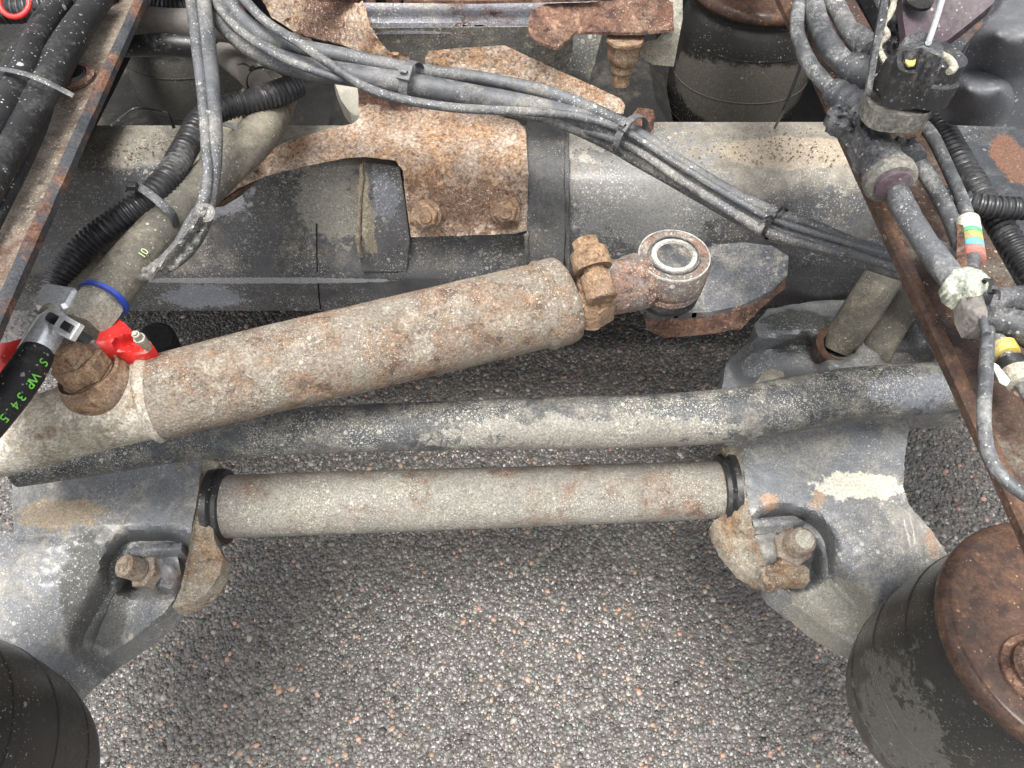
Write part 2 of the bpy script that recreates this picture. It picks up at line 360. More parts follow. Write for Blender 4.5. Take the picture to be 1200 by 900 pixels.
M['harness'] = mat('harness_grey', (.085, .088, .095), (.045, .047, .05), 14, dust=(.3, .3, .29), dust_amt=.44, dust_scale=26, speck=(.5, .5, .47), speck_amt=.06, speck_scale=330, rough=.4, bump=.2, fine_amt=.3)
M['cable'] = mat('cable_grey', (.11, .114, .122), (.05, .052, .056), 14, dust=(.25, .24, .215), dust_amt=.43, dust_scale=20, speck=(.6, .6, .55), speck_amt=.14, speck_scale=330, rough=.55, bump=.18, fine_amt=.3)
M['cable_dark'] = mat('cable_dark', (.1, .1, .105), (.045, .045, .047), 9, dust=(.3, .29, .26), dust_amt=.45, dust_scale=16, speck=(.6, .58, .5), speck_amt=.2, speck_scale=330, rough=.5, bump=.2, fine_amt=.35)
M['hose'] = mat('hose_olive', (.1, .093, .075), (.055, .052, .043), 9, dust=(.26, .235, .18), dust_amt=.5, dust_scale=9, speck=PALE, speck_amt=.07, rough=.7, bump=.2, fine_amt=.35, patches=[patch(157, 306, .87, 5, 5, (.7, .2, .05), .3)])
M['hose_black'] = mat('hose_black', (.022, .022, .023), (.012, .012, .013), 9, dust=(.09, .09, .087), dust_amt=.37, dust_scale=20, speck=(.5, .5, .48), speck_amt=.06, spec=.3, rough=.55, bump=.2, fine_amt=.3)
M['boot'] = mat('boot_rubber', (.045, .047, .052), (.025, .026, .029), 12, dust=(.22, .215, .21), dust_amt=.43, dust_scale=20, speck=(.5, .5, .48), speck_amt=.06, rough=.5, bump=.2)
M['sleeve'] = mat('sleeve_grey', (.17, .155, .14), (.12, .11, .1), 8, dust=(.25, .22, .18), dust_amt=.45, dust_scale=10, rough=.65, bump=.12, fine_amt=.2)
M['zinc'] = mat('zinc_bright', (.8, .82, .84), (.68, .7, .72), 30, rough=.22, metal=.55, bump=.06, fine_amt=.12, dust=(.45, .45, .44), dust_amt=.3, dust_scale=20)
M['zinc_dull'] = mat('zinc_dirty', (.38, .36, .3), (.25, .24, .2), 20, dust=(.45, .41, .32), dust_amt=.5, dust_scale=20, rough=.6, bump=.25, metal=.2)
M['brass_rust'] = mat('boss_rust', (.26, .17, .115), (.16, .1, .07), 16, rust=((.11, .065, .04), (.26, .165, .095), (.44, .31, .2)), rust_amt=.56, rust_scale=26, dust=(.42, .34, .25), dust_amt=.4, dust_scale=24, rough=.75, bump=.5)
M['stud'] = mat('stud_metal', (.24, .2, .16), (.15, .12, .1), 20, rust=((.1, .065, .045), (.22, .16, .115), (.38, .31, .24)), rust_amt=.5, rust_scale=30, dust=(.36, .32, .26), dust_amt=.42, dust_scale=30, rough=.6, bump=.4)
M['eye'] = mat('eye_metal', (.2, .17, .15), (.12, .1, .09), 16, rust=((.07, .045, .035), (.2, .12, .09), (.33, .24, .19)), rust_amt=.5, rust_scale=24, dust=(.45, .42, .36), dust_amt=.4, dust_scale=30, speck=(.65, .62, .55), speck_amt=.2, rough=.45, bump=.4, metal=.15)
M['eye_pale'] = mat('eye_ring', (.42, .4, .35), (.16, .155, .145), 30, dust=(.55, .53, .48), dust_amt=.5, dust_scale=30, rough=.5, bump=.2)
M['steel_dark'] = mat('ball_steel', (.08, .085, .09), (.04, .042, .045), 20, dust=(.3, .27, .22), dust_amt=.45, dust_scale=60, rough=.5, metal=.2, bump=.3)
M['red'] = mat('red_plastic', (.6, .03, .026), (.45, .022, .02), 14, speck=(.7, .4, .35), speck_amt=.05, rough=.35, bump=.08, fine_amt=.12, dust=(.3, .12, .09), dust_amt=.3, dust_scale=20)
M['blue'] = mat('blue_clip', (.02, .06, .38), (.015, .04, .26), 20, dust=(.12, .13, .18), dust_amt=.4, dust_scale=60, rough=.4, bump=.05, fine_amt=.12)
M['purple'] = mat('plum_paint', (.075, .05, .06), (.05, .036, .043), 10, dust=(.14, .12, .12), dust_amt=.4, dust_scale=10, speck=(.4, .36, .36), speck_amt=.04, rough=.4, bump=.15, fine_amt=.2)
M['tank'] = mat('tank_grey', (.1, .104, .112), (.07, .072, .078), 7, dust=(.17, .165, .155), dust_amt=.4, dust_scale=12, speck=(.5, .5, .48), speck_amt=.05, rough=.5, bump=.12, fine_amt=.2)
M['panel'] = mat('panel_dark', (.03, .034, .038), (.018, .02, .023), 5, rust=((.06, .03, .02), (.14, .07, .04), (.3, .19, .12)), rust_amt=.38, rust_scale=4.5, dust=(.1, .1, .1), dust_amt=.4, dust_scale=6, speck=(.4, .4, .38), speck_amt=.08, rough=.45, bump=.2, patches=[patch(1190, 185, .86, 24, 40, (.15, .07, .04), .6)])
M['sensor'] = mat('sensor_base', (.13, .125, .11), (.07, .068, .06), 16, dust=(.33, .31, .26), dust_amt=.5, dust_scale=20, rough=.55, bump=.2)
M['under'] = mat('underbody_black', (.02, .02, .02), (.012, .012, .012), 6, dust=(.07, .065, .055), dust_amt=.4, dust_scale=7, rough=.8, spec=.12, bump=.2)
M['beige'] = mat('beige_part', (.42, .4, .33), (.34, .32, .27), 10, rough=.6, bump=.1, fine_amt=.15)
def flat(name, c, rough=.6, fine_amt=.25):
    return mat(name, c, tuple(v*.75 for v in c), 30, dust=(.3, .28, .24), dust_amt=.42, dust_scale=60, rough=rough, bump=.1, fine_amt=fine_amt)
M['white_tape'] = flat('tape_white', (.6, .58, .5)); M['green_tape'] = flat('tape_green', (.08, .36, .16)); M['yellow_tape'] = flat('tape_yellow', (.5, .38, .07))
M['blue_tape'] = flat('tape_blue', (.12, .36, .5)); M['red_tape'] = flat('tape_red', (.6, .14, .11)); M['lime'] = flat('lime_print', (.2, .75, .08), .6, .1)
M['cream_tape'] = mat('tape_cream', (.42, .41, .32), (.3, .33, .28), 14, dust=(.4, .37, .3), dust_amt=.36, dust_scale=14, rough=.5, bump=.3, patches=[patch(1146, 322, 1.05, 9, 7, (.3, .6, .4)), patch(1133, 338, 1.05, 9, 5, (.65, .55, .15)), patch(1150, 343, 1.05, 4, 5, (.7, .25, .2))])
M['idprint'] = flat('id_print', (.5, .6, .3), .6, .1)

# ---------------------------------------------------------------- the ground
def ground():
    m = bpy.data.materials.new('asphalt'); m.use_nodes = True; nt = m.node_tree; N = nt.nodes; L = nt.links; b = N['Principled BSDF']
    geo = N.new('ShaderNodeNewGeometry'); v = N.new('ShaderNodeTexVoronoi'); v.inputs['Scale'].default_value = 95; L.new(geo.outputs['Position'], v.inputs[0])
    cr = N.new('ShaderNodeValToRGB'); cr.color_ramp.elements[0].color = (.07, .064, .058, 1); cr.color_ramp.elements[1].color = (.12, .11, .1, 1)
    sc = N.new('ShaderNodeSeparateColor'); L.new(v.outputs['Color'], sc.inputs[0]); L.new(sc.outputs[0], cr.inputs[0]); L.new(cr.outputs[0], b.inputs['Base Color'])
    bp = N.new('ShaderNodeBump'); bp.inputs['Distance'].default_value = .004; bp.invert = True; L.new(v.outputs['Distance'], bp.inputs['Height']); L.new(bp.outputs[0], b.inputs['Normal'])
    b.inputs['Roughness'].default_value = .3
    o = obj('ground', [(-60, -60, 0), (60, -60, 0), (60, 60, 0), (-60, 60, 0)], [(0, 1, 2, 3)], m, None, smooth=False); tag(o, kind='structure')
    # stones bedded in the binder
    sp = .0061
    xs = np.arange(-1.15, 1.2, sp); ys = np.arange(.02, 1.62, sp); X, Y = np.meshgrid(xs, ys)
    n = X.size; X = X.ravel()+rng.uniform(-.45, .45, n)*sp; Y = Y.ravel()+rng.uniform(-.45, .45, n)*sp
    keep = rng.random(n) < .9; X, Y = X[keep], Y[keep]; n = len(X)
    t = (1+5**.5)/2
    ico = np.array([(-1, t, 0), (1, t, 0), (-1, -t, 0), (1, -t, 0), (0, -1, t), (0, 1, t), (0, -1, -t), (0, 1, -t), (t, 0, -1), (t, 0, 1), (-t, 0, -1), (-t, 0, 1)])/math.hypot(1, t)
    fi = np.array([(0, 11, 5), (0, 5, 1), (0, 1, 7), (0, 7, 10), (0, 10, 11), (1, 5, 9), (5, 11, 4), (11, 10, 2), (10, 7, 6), (7, 1, 8), (3, 9, 4), (3, 4, 2), (3, 2, 6), (3, 6, 8), (3, 8, 9), (4, 9, 5), (2, 4, 11), (6, 2, 10), (8, 6, 7), (9, 8, 1)])
    r = rng.lognormal(math.log(.0031), .38, n).clip(.0016, .0075)
    a = rng.uniform(0, 6.283, n); ex = rng.uniform(.75, 1.45, n)
    V = ico[None]*r[:, None, None]*rng.uniform(.78, 1.2, (n, 12, 1))
    V[:, :, 0] *= ex[:, None]; V[:, :, 2] *= rng.uniform(.25, .45, n)[:, None]
    c, s = np.cos(a)[:, None], np.sin(a)[:, None]; x = V[:, :, 0]*c-V[:, :, 1]*s; y = V[:, :, 0]*s+V[:, :, 1]*c
    V = np.stack([x+X[:, None], y+Y[:, None], V[:, :, 2]+rng.uniform(-.0008, .0007, n)[:, None]], -1)
    Fc = (fi[None]+(np.arange(n)*12)[:, None, None]).reshape(-1, 3)
    me = bpy.data.meshes.new('road_stones'); me.vertices.add(n*12); me.vertices.foreach_set('co', V.ravel())
    me.loops.add(Fc.size); me.loops.foreach_set('vertex_index', Fc.ravel().astype(np.int32)); me.polygons.add(len(Fc)); me.polygons.foreach_set('loop_start', np.arange(0, Fc.size, 3, dtype=np.int32))
    me.update(calc_edges=True)
    g = rng.lognormal(math.log(.105), .28, n).clip(.03, .4); colr = np.stack([g*1.08, g, g*.93], -1)
    k = rng.random(n); colr[k < .025] = np.array([.34, .2, .15]); colr[(k > .025) & (k < .065)] = np.array([.25, .18, .13]); colr[(k > .075) & (k < .095)] = np.array([.3, .285, .26]); colr[(k > .12) & (k < .17)] *= np.array([.8, 1, .85])
    colr *= rng.uniform(.75, 1.2, (n, 1)); ca = np.ones((n, 12, 4)); ca[:, :, :3] = colr[:, None]
    at = me.color_attributes.new('stone_colour', 'FLOAT_COLOR', 'POINT'); at.data.foreach_set('color', ca.ravel())
    ms = bpy.data.materials.new('stone'); ms.use_nodes = True; N = ms.node_tree.nodes; L = ms.node_tree.links; b = N['Principled BSDF']
    an = N.new('ShaderNodeAttribute'); an.attribute_name = 'stone_colour'
    g2 = N.new('ShaderNodeNewGeometry'); nz = N.new('ShaderNodeTexNoise'); nz.inputs['Scale'].default_value = 3.2; nz.inputs['Detail'].default_value = 5; L.new(g2.outputs['Position'], nz.inputs[0])
    mr = N.new('ShaderNodeMapRange'); mr.inputs['From Min'].default_value = .3; mr.inputs['From Max'].default_value = .7; mr.inputs['To Min'].default_value = .7; mr.inputs['To Max'].default_value = 1.25; L.new(nz.outputs[0], mr.inputs['Value'])
    vs = N.new('ShaderNodeVectorMath'); vs.operation = 'SCALE'; L.new(an.outputs['Color'], vs.inputs[0]); L.new(mr.outputs[0], vs.inputs['Scale']); L.new(vs.outputs[0], b.inputs['Base Color'])
    mr2 = N.new('ShaderNodeMapRange'); mr2.inputs['From Min'].default_value = .35; mr2.inputs['From Max'].default_value = .65; mr2.inputs['To Min'].default_value = .27; mr2.inputs['To Max'].default_value = .5; L.new(nz.outputs[0], mr2.inputs['Value']); L.new(mr2.outputs[0], b.inputs['Roughness'])
    me.materials.append(ms); me.polygons.foreach_set('use_smooth', [True]*len(me.polygons))
    o2 = bpy.data.objects.new('road_gravel', me); COL.objects.link(o2); tag(o2, 'grey and reddish stones bedded in the wet asphalt', 'gravel', kind='stuff')
ground()

# ---------------------------------------------------------------- frame rails
def rail(px0, py0, px1, py1, side, label, flange_mat):
    a = P(px0, py0, 1.0); b = P(px1, py1, 1.0); dr = (b-a).normalized(); a = a-dr*.5; b = b+dr*.5
    out = Vector((side, 0, 0)); out = (out-out.dot(dr)*dr).normalized(); dn = Vector((0, 0, -1))
    t = thing('frame_rail', label, 'frame rail', a+out*.09+dn*.25, 'frame rails of the truck chassis')
    n = 60
    def plate(name, offs, m_):
        V = []; Fc = []
        k = len(offs)
        for i in range(n+1):
            c = a.lerp(b, i/n)
            for (u, v) in offs: V.append(c+out*u+dn*(v+random.uniform(-.0004, .0004)))
        for i in range(n):
            for j in range(k): Fc.append((i*k+j, i*k+(j+1) % k, (i+1)*k+(j+1) % k, (i+1)*k+j))
        Fc.append(tuple(range(k))); Fc.append(tuple(n*k+j for j in reversed(range(k))))
        if side < 0: Fc = [f[::-1] for f in Fc]
        obj(name, V, Fc, m_, t, 35)
    plate('top_flange', [(.007, 0), (.088, 0), (.088, .009), (.007, .009)], flange_mat)
    plate('flange_edge', [(.003, -.001), (.0085, -.0022), (.0085, .0095), (.003, .013), (0, .010), (0, .002)], M['rail_lip'] if side < 0 else M['rust_wet'])
    plate('web', [(.08, .010), (.088, .010), (.088, .085), (.08, .085)], M['flange'])
    return t
rail(140, 60, 2, 370, -1, 'dusty brown chassis rail carrying the thick black hoses', M['flange'])
rail(915, 0, 1195, 610, 1, 'rust red chassis rail under the grey wiring harness', M['flange_rust'])

# ---------------------------------------------------------------- axle beam
AX = thing('axle_beam', 'heavy dark grey axle beam crossing the whole picture under the rusty bracket', 'axle', P(600, 300, .55))
def axle_piece(name, x0, x1, prof, back, mt, cols=None):
    """prof rows: (picture row, height); back: rows (extra depth, height)"""
    xs = np.linspace(x0, x1, cols or max(2, int(abs(x1-x0)/12))); V = []; Fc = []
    ref = [P(600, py, z) for (py, z) in prof]
    S = spline([(v.y, v.z, 0) for v in ref], .006)
    sec = [(s[0], s[1]) for s in S]
    yb, zb = sec[0]
    sec = [(yb+dy, z) for (dy, z) in back][::-1] + sec
    k = len(sec)
    for x in xs:
        p = P(x, prof[2][0], prof[2][1])
        for (y, z) in sec: V.append((p.x, y, z))
    for i in range(len(xs)-1):
        for j in range(k): Fc.append((i*k+j, (i+1)*k+j, (i+1)*k+(j+1) % k, i*k+(j+1) % k))
    Fc.append(tuple(range(k))); Fc.append(tuple((len(xs)-1)*k+j for j in reversed(range(k))))
    return obj(name, V, Fc, mt, AX, 38)
Lp = [(147, .74), (168, .741), (188, .738), (200, .728), (222, .70), (270, .635), (318, .572), (327, .557), (331, .548), (350, .505), (364, .474)]
axle_piece('box_section', -260, 636, Lp, [(.01, .73), (.015, .6), (-.02, .47), (-.1, .455)], M['axle'])
Rp = [(143, .74), (170, .742), (197, .736), (228, .712), (270, .66), (310, .60), (342, .53), (357, .468)]
axle_piece('round_section', 641, 1400, Rp, [(.012, .72), (.03, .6), (0, .48), (-.06, .452)], M['axle'])
Bp = [(140, .75), (168, .752), (190, .75), (225, .722), (270, .668), (318, .60), (345, .53), (362, .46)]
axle_piece('weld_band', 618, 664, Bp, [(.012, .73), (.03, .6), (0, .47), (-.06, .45)], M['axle_band'])
# raised pad left of the saddle
relief('mounting_pad', [(424, 190), (468, 196), (474, 232), (480, 283), (476, 318), (424, 318), (419, 280), (422, 230)], [(424, 190, .748), (468, 196, .745), (422, 230, .708), (474, 232, .706), (480, 283, .638), (419, 280, .640), (476, 318, .574), (424, 318, .574)], M['axle'], AX, 6, .03, off=(0, .03, -.01), feats=[(430, 190, 428, 318, 2, 7, .005)])
# lug for the rod end
relief('lug', [(742, 352), (770, 330), (836, 287), (870, 284), (905, 288), (924, 300), (923, 322), (905, 340), (868, 358), (830, 366), (762, 368)],
       [(742, 352, .70), (836, 287, .715), (905, 288, .715), (924, 300, .712), (923, 322, .706), (868, 358, .70), (762, 368, .70), (830, 320, .71)], M['lug'], AX, 5, .010, feats=[(850, 312, 915, 306, 2, 22, .006)])
relief('lug_edge', [(754, 367), (830, 366), (868, 357), (905, 340), (921, 324), (919, 338), (893, 360), (868, 385), (830, 392), (776, 396), (758, 386)],
       [(754, 366, .698), (868, 357, .698), (921, 324, .704), (758, 386, .67), (868, 385, .662), (830, 392, .66), (893, 360, .68), (830, 366, .697), (776, 396, .655)], M['rust'], AX, 5, .03, off=(0, .03, -.005), rough=.0008, feats=[(866, 362, 856, 384, 2, 6, .006)], wob=.6)

# ---------------------------------------------------------------- rusty saddle bracket over the axle
SB = thing('saddle_bracket', 'rusty saddle bracket with two bolts and a long gusset arm, clamped over the axle', 'bracket', P(545, 200, .74))
relief('saddle_plate', [(420, 112), (418, 78), (470, 84), (545, 104), (588, 138), (606, 142), (616, 152), (619, 205), (618, 270), (600, 274), (482, 278), (476, 240), (472, 200), (464, 188), (425, 184), (400, 186), (352, 196), (312, 206), (278, 222), (256, 236), (240, 243), (243, 232), (262, 213), (300, 186), (335, 166), (380, 153), (412, 146), (421, 138)],
       [(240, 243, .735), (262, 213, .758), (335, 166, .772), (412, 146, .782), (425, 184, .771), (400, 186, .768), (352, 196, .762), (278, 222, .748), (256, 236, .74), (420, 80, .80), (470, 84, .80), (545, 104, .80), (588, 138, .775), (422, 112, .79), (616, 152, .772), (470, 150, .772), (540, 150, .775), (540, 192, .772), (470, 192, .769), (616, 192, .769), (540, 206, .758), (470, 206, .756), (618, 206, .756), (540, 216, .742), (470, 216, .741), (618, 216, .741), (478, 245, .70), (540, 245, .703), (617, 245, .70), (482, 278, .655), (540, 276, .655), (618, 270, .665)],
       M['rust_pale'], SB, 5, .009, rough=.0007, off=(0, .008, -.004), wob=.25)
relief('gusset_web', [(242, 244), (258, 237), (280, 223), (312, 207), (300, 213), (283, 229), (262, 242)], [(242, 244, .731), (280, 223, .745), (312, 207, .755), (283, 229, .72), (262, 242, .715)], M['rust'], SB, 4, .02, off=(0, .02, -.004))
def cap_bolt(x, y, z, ax, par, m1, rp=17, sc=1):
    c = P(x, y, z); a = Vector(ax).normalized(); k = RAD(x, y, z, rp)
    b = lathe('bolt', c, a, [(k*.62, -.02), (k*.95, -.002), (k*1.0, .001), (k*.98, .004), (k*.5, .005)], m1, par, 24)
    hexa('bolt_head', c+a*.004, a, k*.78, .014*sc, m1, b, .3); lathe('bolt_tip', c+a*(.018*sc), a, [(k*.42, 0), (k*.4, .004)], m1, b, 14)
fa = Vector((0, -.85, .52))
for (x, y) in ((500, 251), (592, 246)): cap_bolt(x, y, .703, fa, SB, M['brass_rust'], 18)
# the upper plates
relief('upper_plate', [(300, -12), (420, -12), (428, 10), (434, 30), (446, 50), (458, 61), (478, 62), (481, 75), (440, 68), (400, 52), (350, 40), (318, 20)],
       [(300, -12, .93), (420, -12, .965), (434, 30, .94), (458, 61, .91), (481, 75, .895), (400, 52, .90), (350, 40, .89), (318, 20, .90)], M['rust_pale'], SB, 5, .009, off=(0, .006, -.006), rough=.0006, wob=.4)
relief('wing_plate', [(498, 68), (502, 60), (540, 56), (592, 53), (606, 60), (640, 76), (690, 98), (728, 116), (733, 124), (730, 134), (700, 128), (620, 104), (560, 92), (500, 84)],
       [(498, 68, .89), (592, 53, .905), (640, 76, .88), (728, 116, .845), (733, 130, .835), (620, 104, .85), (500, 84, .87)], M['rust_pale'], SB, 5, .009, off=(0, .006, -.006), rough=.0004, wob=.2)
relief('neck_plate', [(420, 60), (560, 70), (600, 110), (590, 140), (420, 125)], [(420, 60, .83), (560, 70, .82), (590, 140, .77), (420, 125, .785)], M['rust'], SB, 7, .01, off=(0, .01, -.004))
relief('bracket_stub', [(741, 134), (748, 126), (765, 128), (768, 138), (758, 148), (742, 146)], [(741, 134, .79), (765, 128, .79), (758, 148, .775)], M['rust'], SB, 4, .02, rough=.0006)
# light beige part in the gap
t = relief('spacer_block', [(390, 92), (418, 98), (424, 138), (412, 134), (400, 118)], [(390, 92, .74), (418, 98, .74), (424, 138, .70)], M['beige'], None, 5, .03); tag(t, 'small pale beige spacer in the dark gap beside the rusty saddle bracket', 'spacer')

# ---------------------------------------------------------------- crossmember at the top
CM = thing('crossmember', 'grey crossmember with rusty corner at the top of the picture', 'crossmember', P(560, 40, .85))
relief('top_face', [(415, -14), (700, -14), (700, 6), (672, 30), (425, 32), (418, 10)], [(415, -14, .945), (700, -14, .945), (672, 30, .925), (425, 32, .925)], M['cross'], CM, 7, .01, feats=[(424, 32, 672, 30, 0, 7, -.004)])
relief('front_face', [(425, 33), (672, 31), (671, 60), (664, 82), (500, 80), (445, 66), (432, 50)], [(425, 33, .921), (672, 31, .921), (664, 82, .855), (445, 66, .875), (540, 80, .857)], M['cross_dark'], CM, 7, .01, off=(0, .012, 0))
relief('top_lip', [(300, -14), (700, -14), (704, -2), (560, 1), (380, -1)], [(300, -14, .965), (700, -14, .965), (560, 1, .957)], M['rust'], CM, 6, .004)
relief('rusty_flange', [(618, 34), (622, 12), (640, 4), (700, 2), (788, -6), (790, 34), (748, 38), (674, 37), (666, 46), (652, 56), (628, 48)], [(616, 34, .94), (640, 4, .95), (800, -14, .96), (788, 36, .93), (680, 36, .928), (664, 52, .915)], M['rust'], CM, 6, .004, rough=.0003, wob=.2)
relief('end_plate', [(786, -14), (800, -14), (800, 22), (791, 70), (766, 68), (742, 52), (770, 46), (780, 34)], [(786, -14, .965), (800, 22, .93), (791, 70, .88), (742, 52, .885), (780, 34, .93)], M['zinc_dull'], CM, 6, .01)
relief('inner_gusset', [(670, 38), (706, 38), (698, 70), (690, 95), (664, 84), (669, 60)], [(670, 38, .86), (706, 38, .86), (690, 95, .80), (664, 84, .81)], M['cross_dark'], CM, 7, .01)
c0 = P(733, 44, .915); a0 = (P(727, 98, .85)-c0).normalized()
nb = lathe('stud_nut', c0, a0, [(.026, 0), (.026, .004), (.0225, .005), (.0225, .026), (.019, .033)], M['brass_rust'], CM, 8, 25); lathe('stud', c0+a0*.033, a0, [(.016, 0), (.016, .012), (.0125, .013), (.0125, .032)], M['brass_rust'], nb, 18)

# side panels, and added black pieces that darken the space behind the axle
t = thing('dark_filler', 'black oily housing in the shadow behind the axle', 'housing', (0, 1.3, .3))
V = []; 
bx = lambda nm, x0, x1, y0, y1, z0, z1, mt, par: box(nm, ((x0+x1)/2, (y0+y1)/2, (z0+z1)/2), x1-x0, y1-y0, z1-z0, mt, par, bev=.1)
bx('casing', -.33, .29, 1.12, 1.9, .30, .66, M['under'], t); bx('cover_plate', -.2, .18, 1.15, 1.6, .665, .70, M['under'], t)  # boxes put in only to blacken the gap behind the axle
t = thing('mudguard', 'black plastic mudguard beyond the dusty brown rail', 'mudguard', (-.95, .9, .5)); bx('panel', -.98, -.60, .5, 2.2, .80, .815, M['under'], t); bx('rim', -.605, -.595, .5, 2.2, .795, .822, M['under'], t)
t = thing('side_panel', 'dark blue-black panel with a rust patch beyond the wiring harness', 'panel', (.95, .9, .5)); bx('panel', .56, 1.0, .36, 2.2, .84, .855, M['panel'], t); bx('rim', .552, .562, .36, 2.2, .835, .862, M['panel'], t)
t = thing('dark_backing', 'black pan closing the dark space under the rear air springs', 'pan', (0, 1.6, .3)); bx('pan', -1.3, 1.3, 1.14, 1.94, .28, .29, M['under'], t); bx('front_lip', -1.3, 1.3, 1.13, 1.14, .25, .31, M['under'], t)  # added sheet, hides the bright ground so the background stays black
bx('panel', -1.25, 1.25, 1.95, 1.99, .1, 2.3, M['under'], thing('light_blocker', 'black rear wall of the truck body behind the crossmember', 'wall', (0, 1.95, .1)))  # added, mostly out of view, keeps sun and sky off the rear parts

# ---------------------------------------------------------------- hydraulic cylinder
HC = thing('hydraulic_cylinder', 'rusty hydraulic cylinder slanting across the picture with a ball joint eye', 'cylinder', P(420, 430, .80))
zc = .80
tube('barrel', [(178, 468, zc, 50), (300, 437, zc, 51), (480, 395, zc, 51), (640, 357, zc, 50)], M['barrel'], HC, 40, .006, lump=.003)
tube('end_rim', [(630, 360, zc, 49), (636, 358.5, zc, 53.5), (643, 356.5, zc, 52), (656, 353, zc, 52), (662, 351, zc, 49.5), (665, 350, zc, 42)], M['barrel'], HC, 40, .003, lump=.003)
tube('weld_ring', [(171, 469, zc, 46), (176, 468, zc, 51.5), (181, 467, zc, 52.5), (187, 466, zc, 50)], M['barrel_pale'], HC, 40, .002, lump=.006)
tube('tail_tube', [(-220, 555, zc, 40), (-60, 532, zc, 40), (0, 519, zc, 40), (80, 495, zc, 43), (150, 474, zc, 46), (178, 467, zc, 48)], M['barrel_pale'], HC, 40, .006, lump=.006)
tube('piston_rod', [(655, 352, zc, 17), (700, 343, zc, 17)], M['rust'], HC, 20, .006)
# rod end
tube('rod_end', [(680, 347, .80, 37), (692, 344, .80, 37), (700, 341, .80, 32), (725, 336, .795, 32), (748, 330, .79, 33), (768, 326, .785, 26)], M['eye'], HC, 28, .004, lump=.012)
ec = P(790, 300, .82); er = RAD(790, 300, .82, 43.5)
ey = lathe('eye', ec, (0, 0, 1), [(er*.9, -.052), (er*.97, -.046), (er*.97, -.040), (er*.90, -.038), (er*1.0, -.032), (er*1.0, -.004), (er*.97, 0), (er*.94, .001), (er*.92, .0002), (er*.72, .0002), (er*.69, -.001), (.001, -.001)], M['eye'], HC, 48, 25)
lathe('ring', ec, (0, 0, 1), [(er*.705, 0), (er*.70, .0022), (er*.655, .0024), (er*.65, .0006), (er*.45, .0006)], M['steel_dark'], ey, 48, 25)
lathe('seal', ec, (0, 0, 1), [(er*.62, .0005), (er*.60, .0026), (er*.50, .0028), (er*.48, .0008)], M['eye_pale'], ey, 48, 25)
lathe('outer_ring', ec, (0, 0, 1), [(er*.975, 0), (er*.965, .0022), (er*.935, .0022), (er*.93, 0)], M['eye_pale'], ey, 48, 25)
lathe('ball', ec, (0, 0, 1), [(er*.47, .0008), (er*.44, .002), (er*.3, .003), (er*.12, .0034), (.0005, .0035)], M['steel_dark'], ey, 32, 60)
lathe('boot', ec, (0, 0, 1), [(er*.80, -.07), (er*.92, -.064), (er*.93, -.056), (er*.88, -.051)], M['black'], ey, 40, 40)
# clamp at the rod
rdir = (P(700, 343, .8)-P(655, 352, .8)).normalized()
lathe('clamp_disc', P(681, 348, .8)-rdir*.004, rdir, [(.034, 0), (.037, .002), (.037, .005), (.034, .007)], M['rust'], HC, 26)
k0 = P(686, 284, .865); k1 = P(706, 352, .838); ka = (k1-k0).normalized(); kl = (k1-k0).length
lathe('clamp_ear', k0+ka*.008, ka, [(.016, 0), (.0215, .004), (.0225, .024), (.0215, .026), (.016, .025)], M['brass_rust'], HC, 22)
lathe('clamp_nut', k0-ka*.004, ka, [(.012, 0), (.0155, .002), (.0155, .014)], M['brass_rust'], HC, 8, 20)
lathe('clamp_bolt', k0, ka, [(.0125, 0), (.0125, kl*.55), (.0165, kl*.56), (.0175, kl*.6), (.0175, kl*.98), (.0155, kl)], M['brass_rust'], HC, 20)
relief('clamp_lug', [(676, 322), (690, 312), (712, 318), (722, 335), (722, 355), (700, 368), (684, 366), (678, 345)], [(676, 322, .838), (712, 318, .84), (722, 355, .82), (684, 366, .82), (700, 340, .842)], M['brass_rust'], HC, 4, .03, rough=.0007, wob=.5)
# boss with elbow nut on the barrel
b0 = P(138, 478, .80); b1 = P(70, 402, .893); ba = (b1-b0).normalized(); bl = (b1-b0).length
bo = lathe('port_boss', b0, ba, [(.030, .012), (.0345, .028), (.0365, .036), (.0345, .044), (.0325, .047), (.0325, .052), (.030, .054), (.0295, bl-.050), (.026, bl-.049)], M['brass_rust'], HC, 30, 50)
lathe('port_collar', b0+ba*(bl-.056), ba, [(.0275, 0), (.0275, .005), (.0245, .006), (.0245, .008), (.0262, .009), (.0262, .012)], M['brass_rust'], bo, 26)
hexa('port_nut', b0+ba*(bl-.045), ba, .0268, .022, M['brass_rust'], bo, .5); hexa('port_cap', b0+ba*(bl-.024), ba, .0215, .022, M['brass_rust'], bo, .1)

# ---------------------------------------------------------------- stabiliser bar, cross tube
o = tube('stabiliser_bar', [(20, 545, .66, 26), (120, 530, .66, 26), (200, 516, .66, 27), (300, 508, .66, 27), (420, 502, .66, 28), (600, 497, .66, 30), (760, 493, .66, 31), (860, 486, .665, 32), (930, 473, .67, 32.5), (1000, 463, .675, 32.5), (1080, 456, .68, 31), (1180, 447, .68, 31), (1300, 436, .68, 31)], M['bar'], None, 32, .007, lump=.004)
tag(o, 'black anti-roll bar caked in grey dirt, bending upward below the axle', 'anti-roll bar')
CT = thing('cross_tube', 'straight grey rust-flecked tube between the two castings', 'tube', P(555, 585, .52))
tube('tube', [(255, 594, .52, 37), (400, 589, .52, 36.5), (600, 582.5, .52, 35.5), (855, 573.5, .52, 33.5)], M['tube'], CT, 36, .008, lump=.002)
ctd = (P(855, 573.5, .52)-P(255, 594, .52)).normalized()
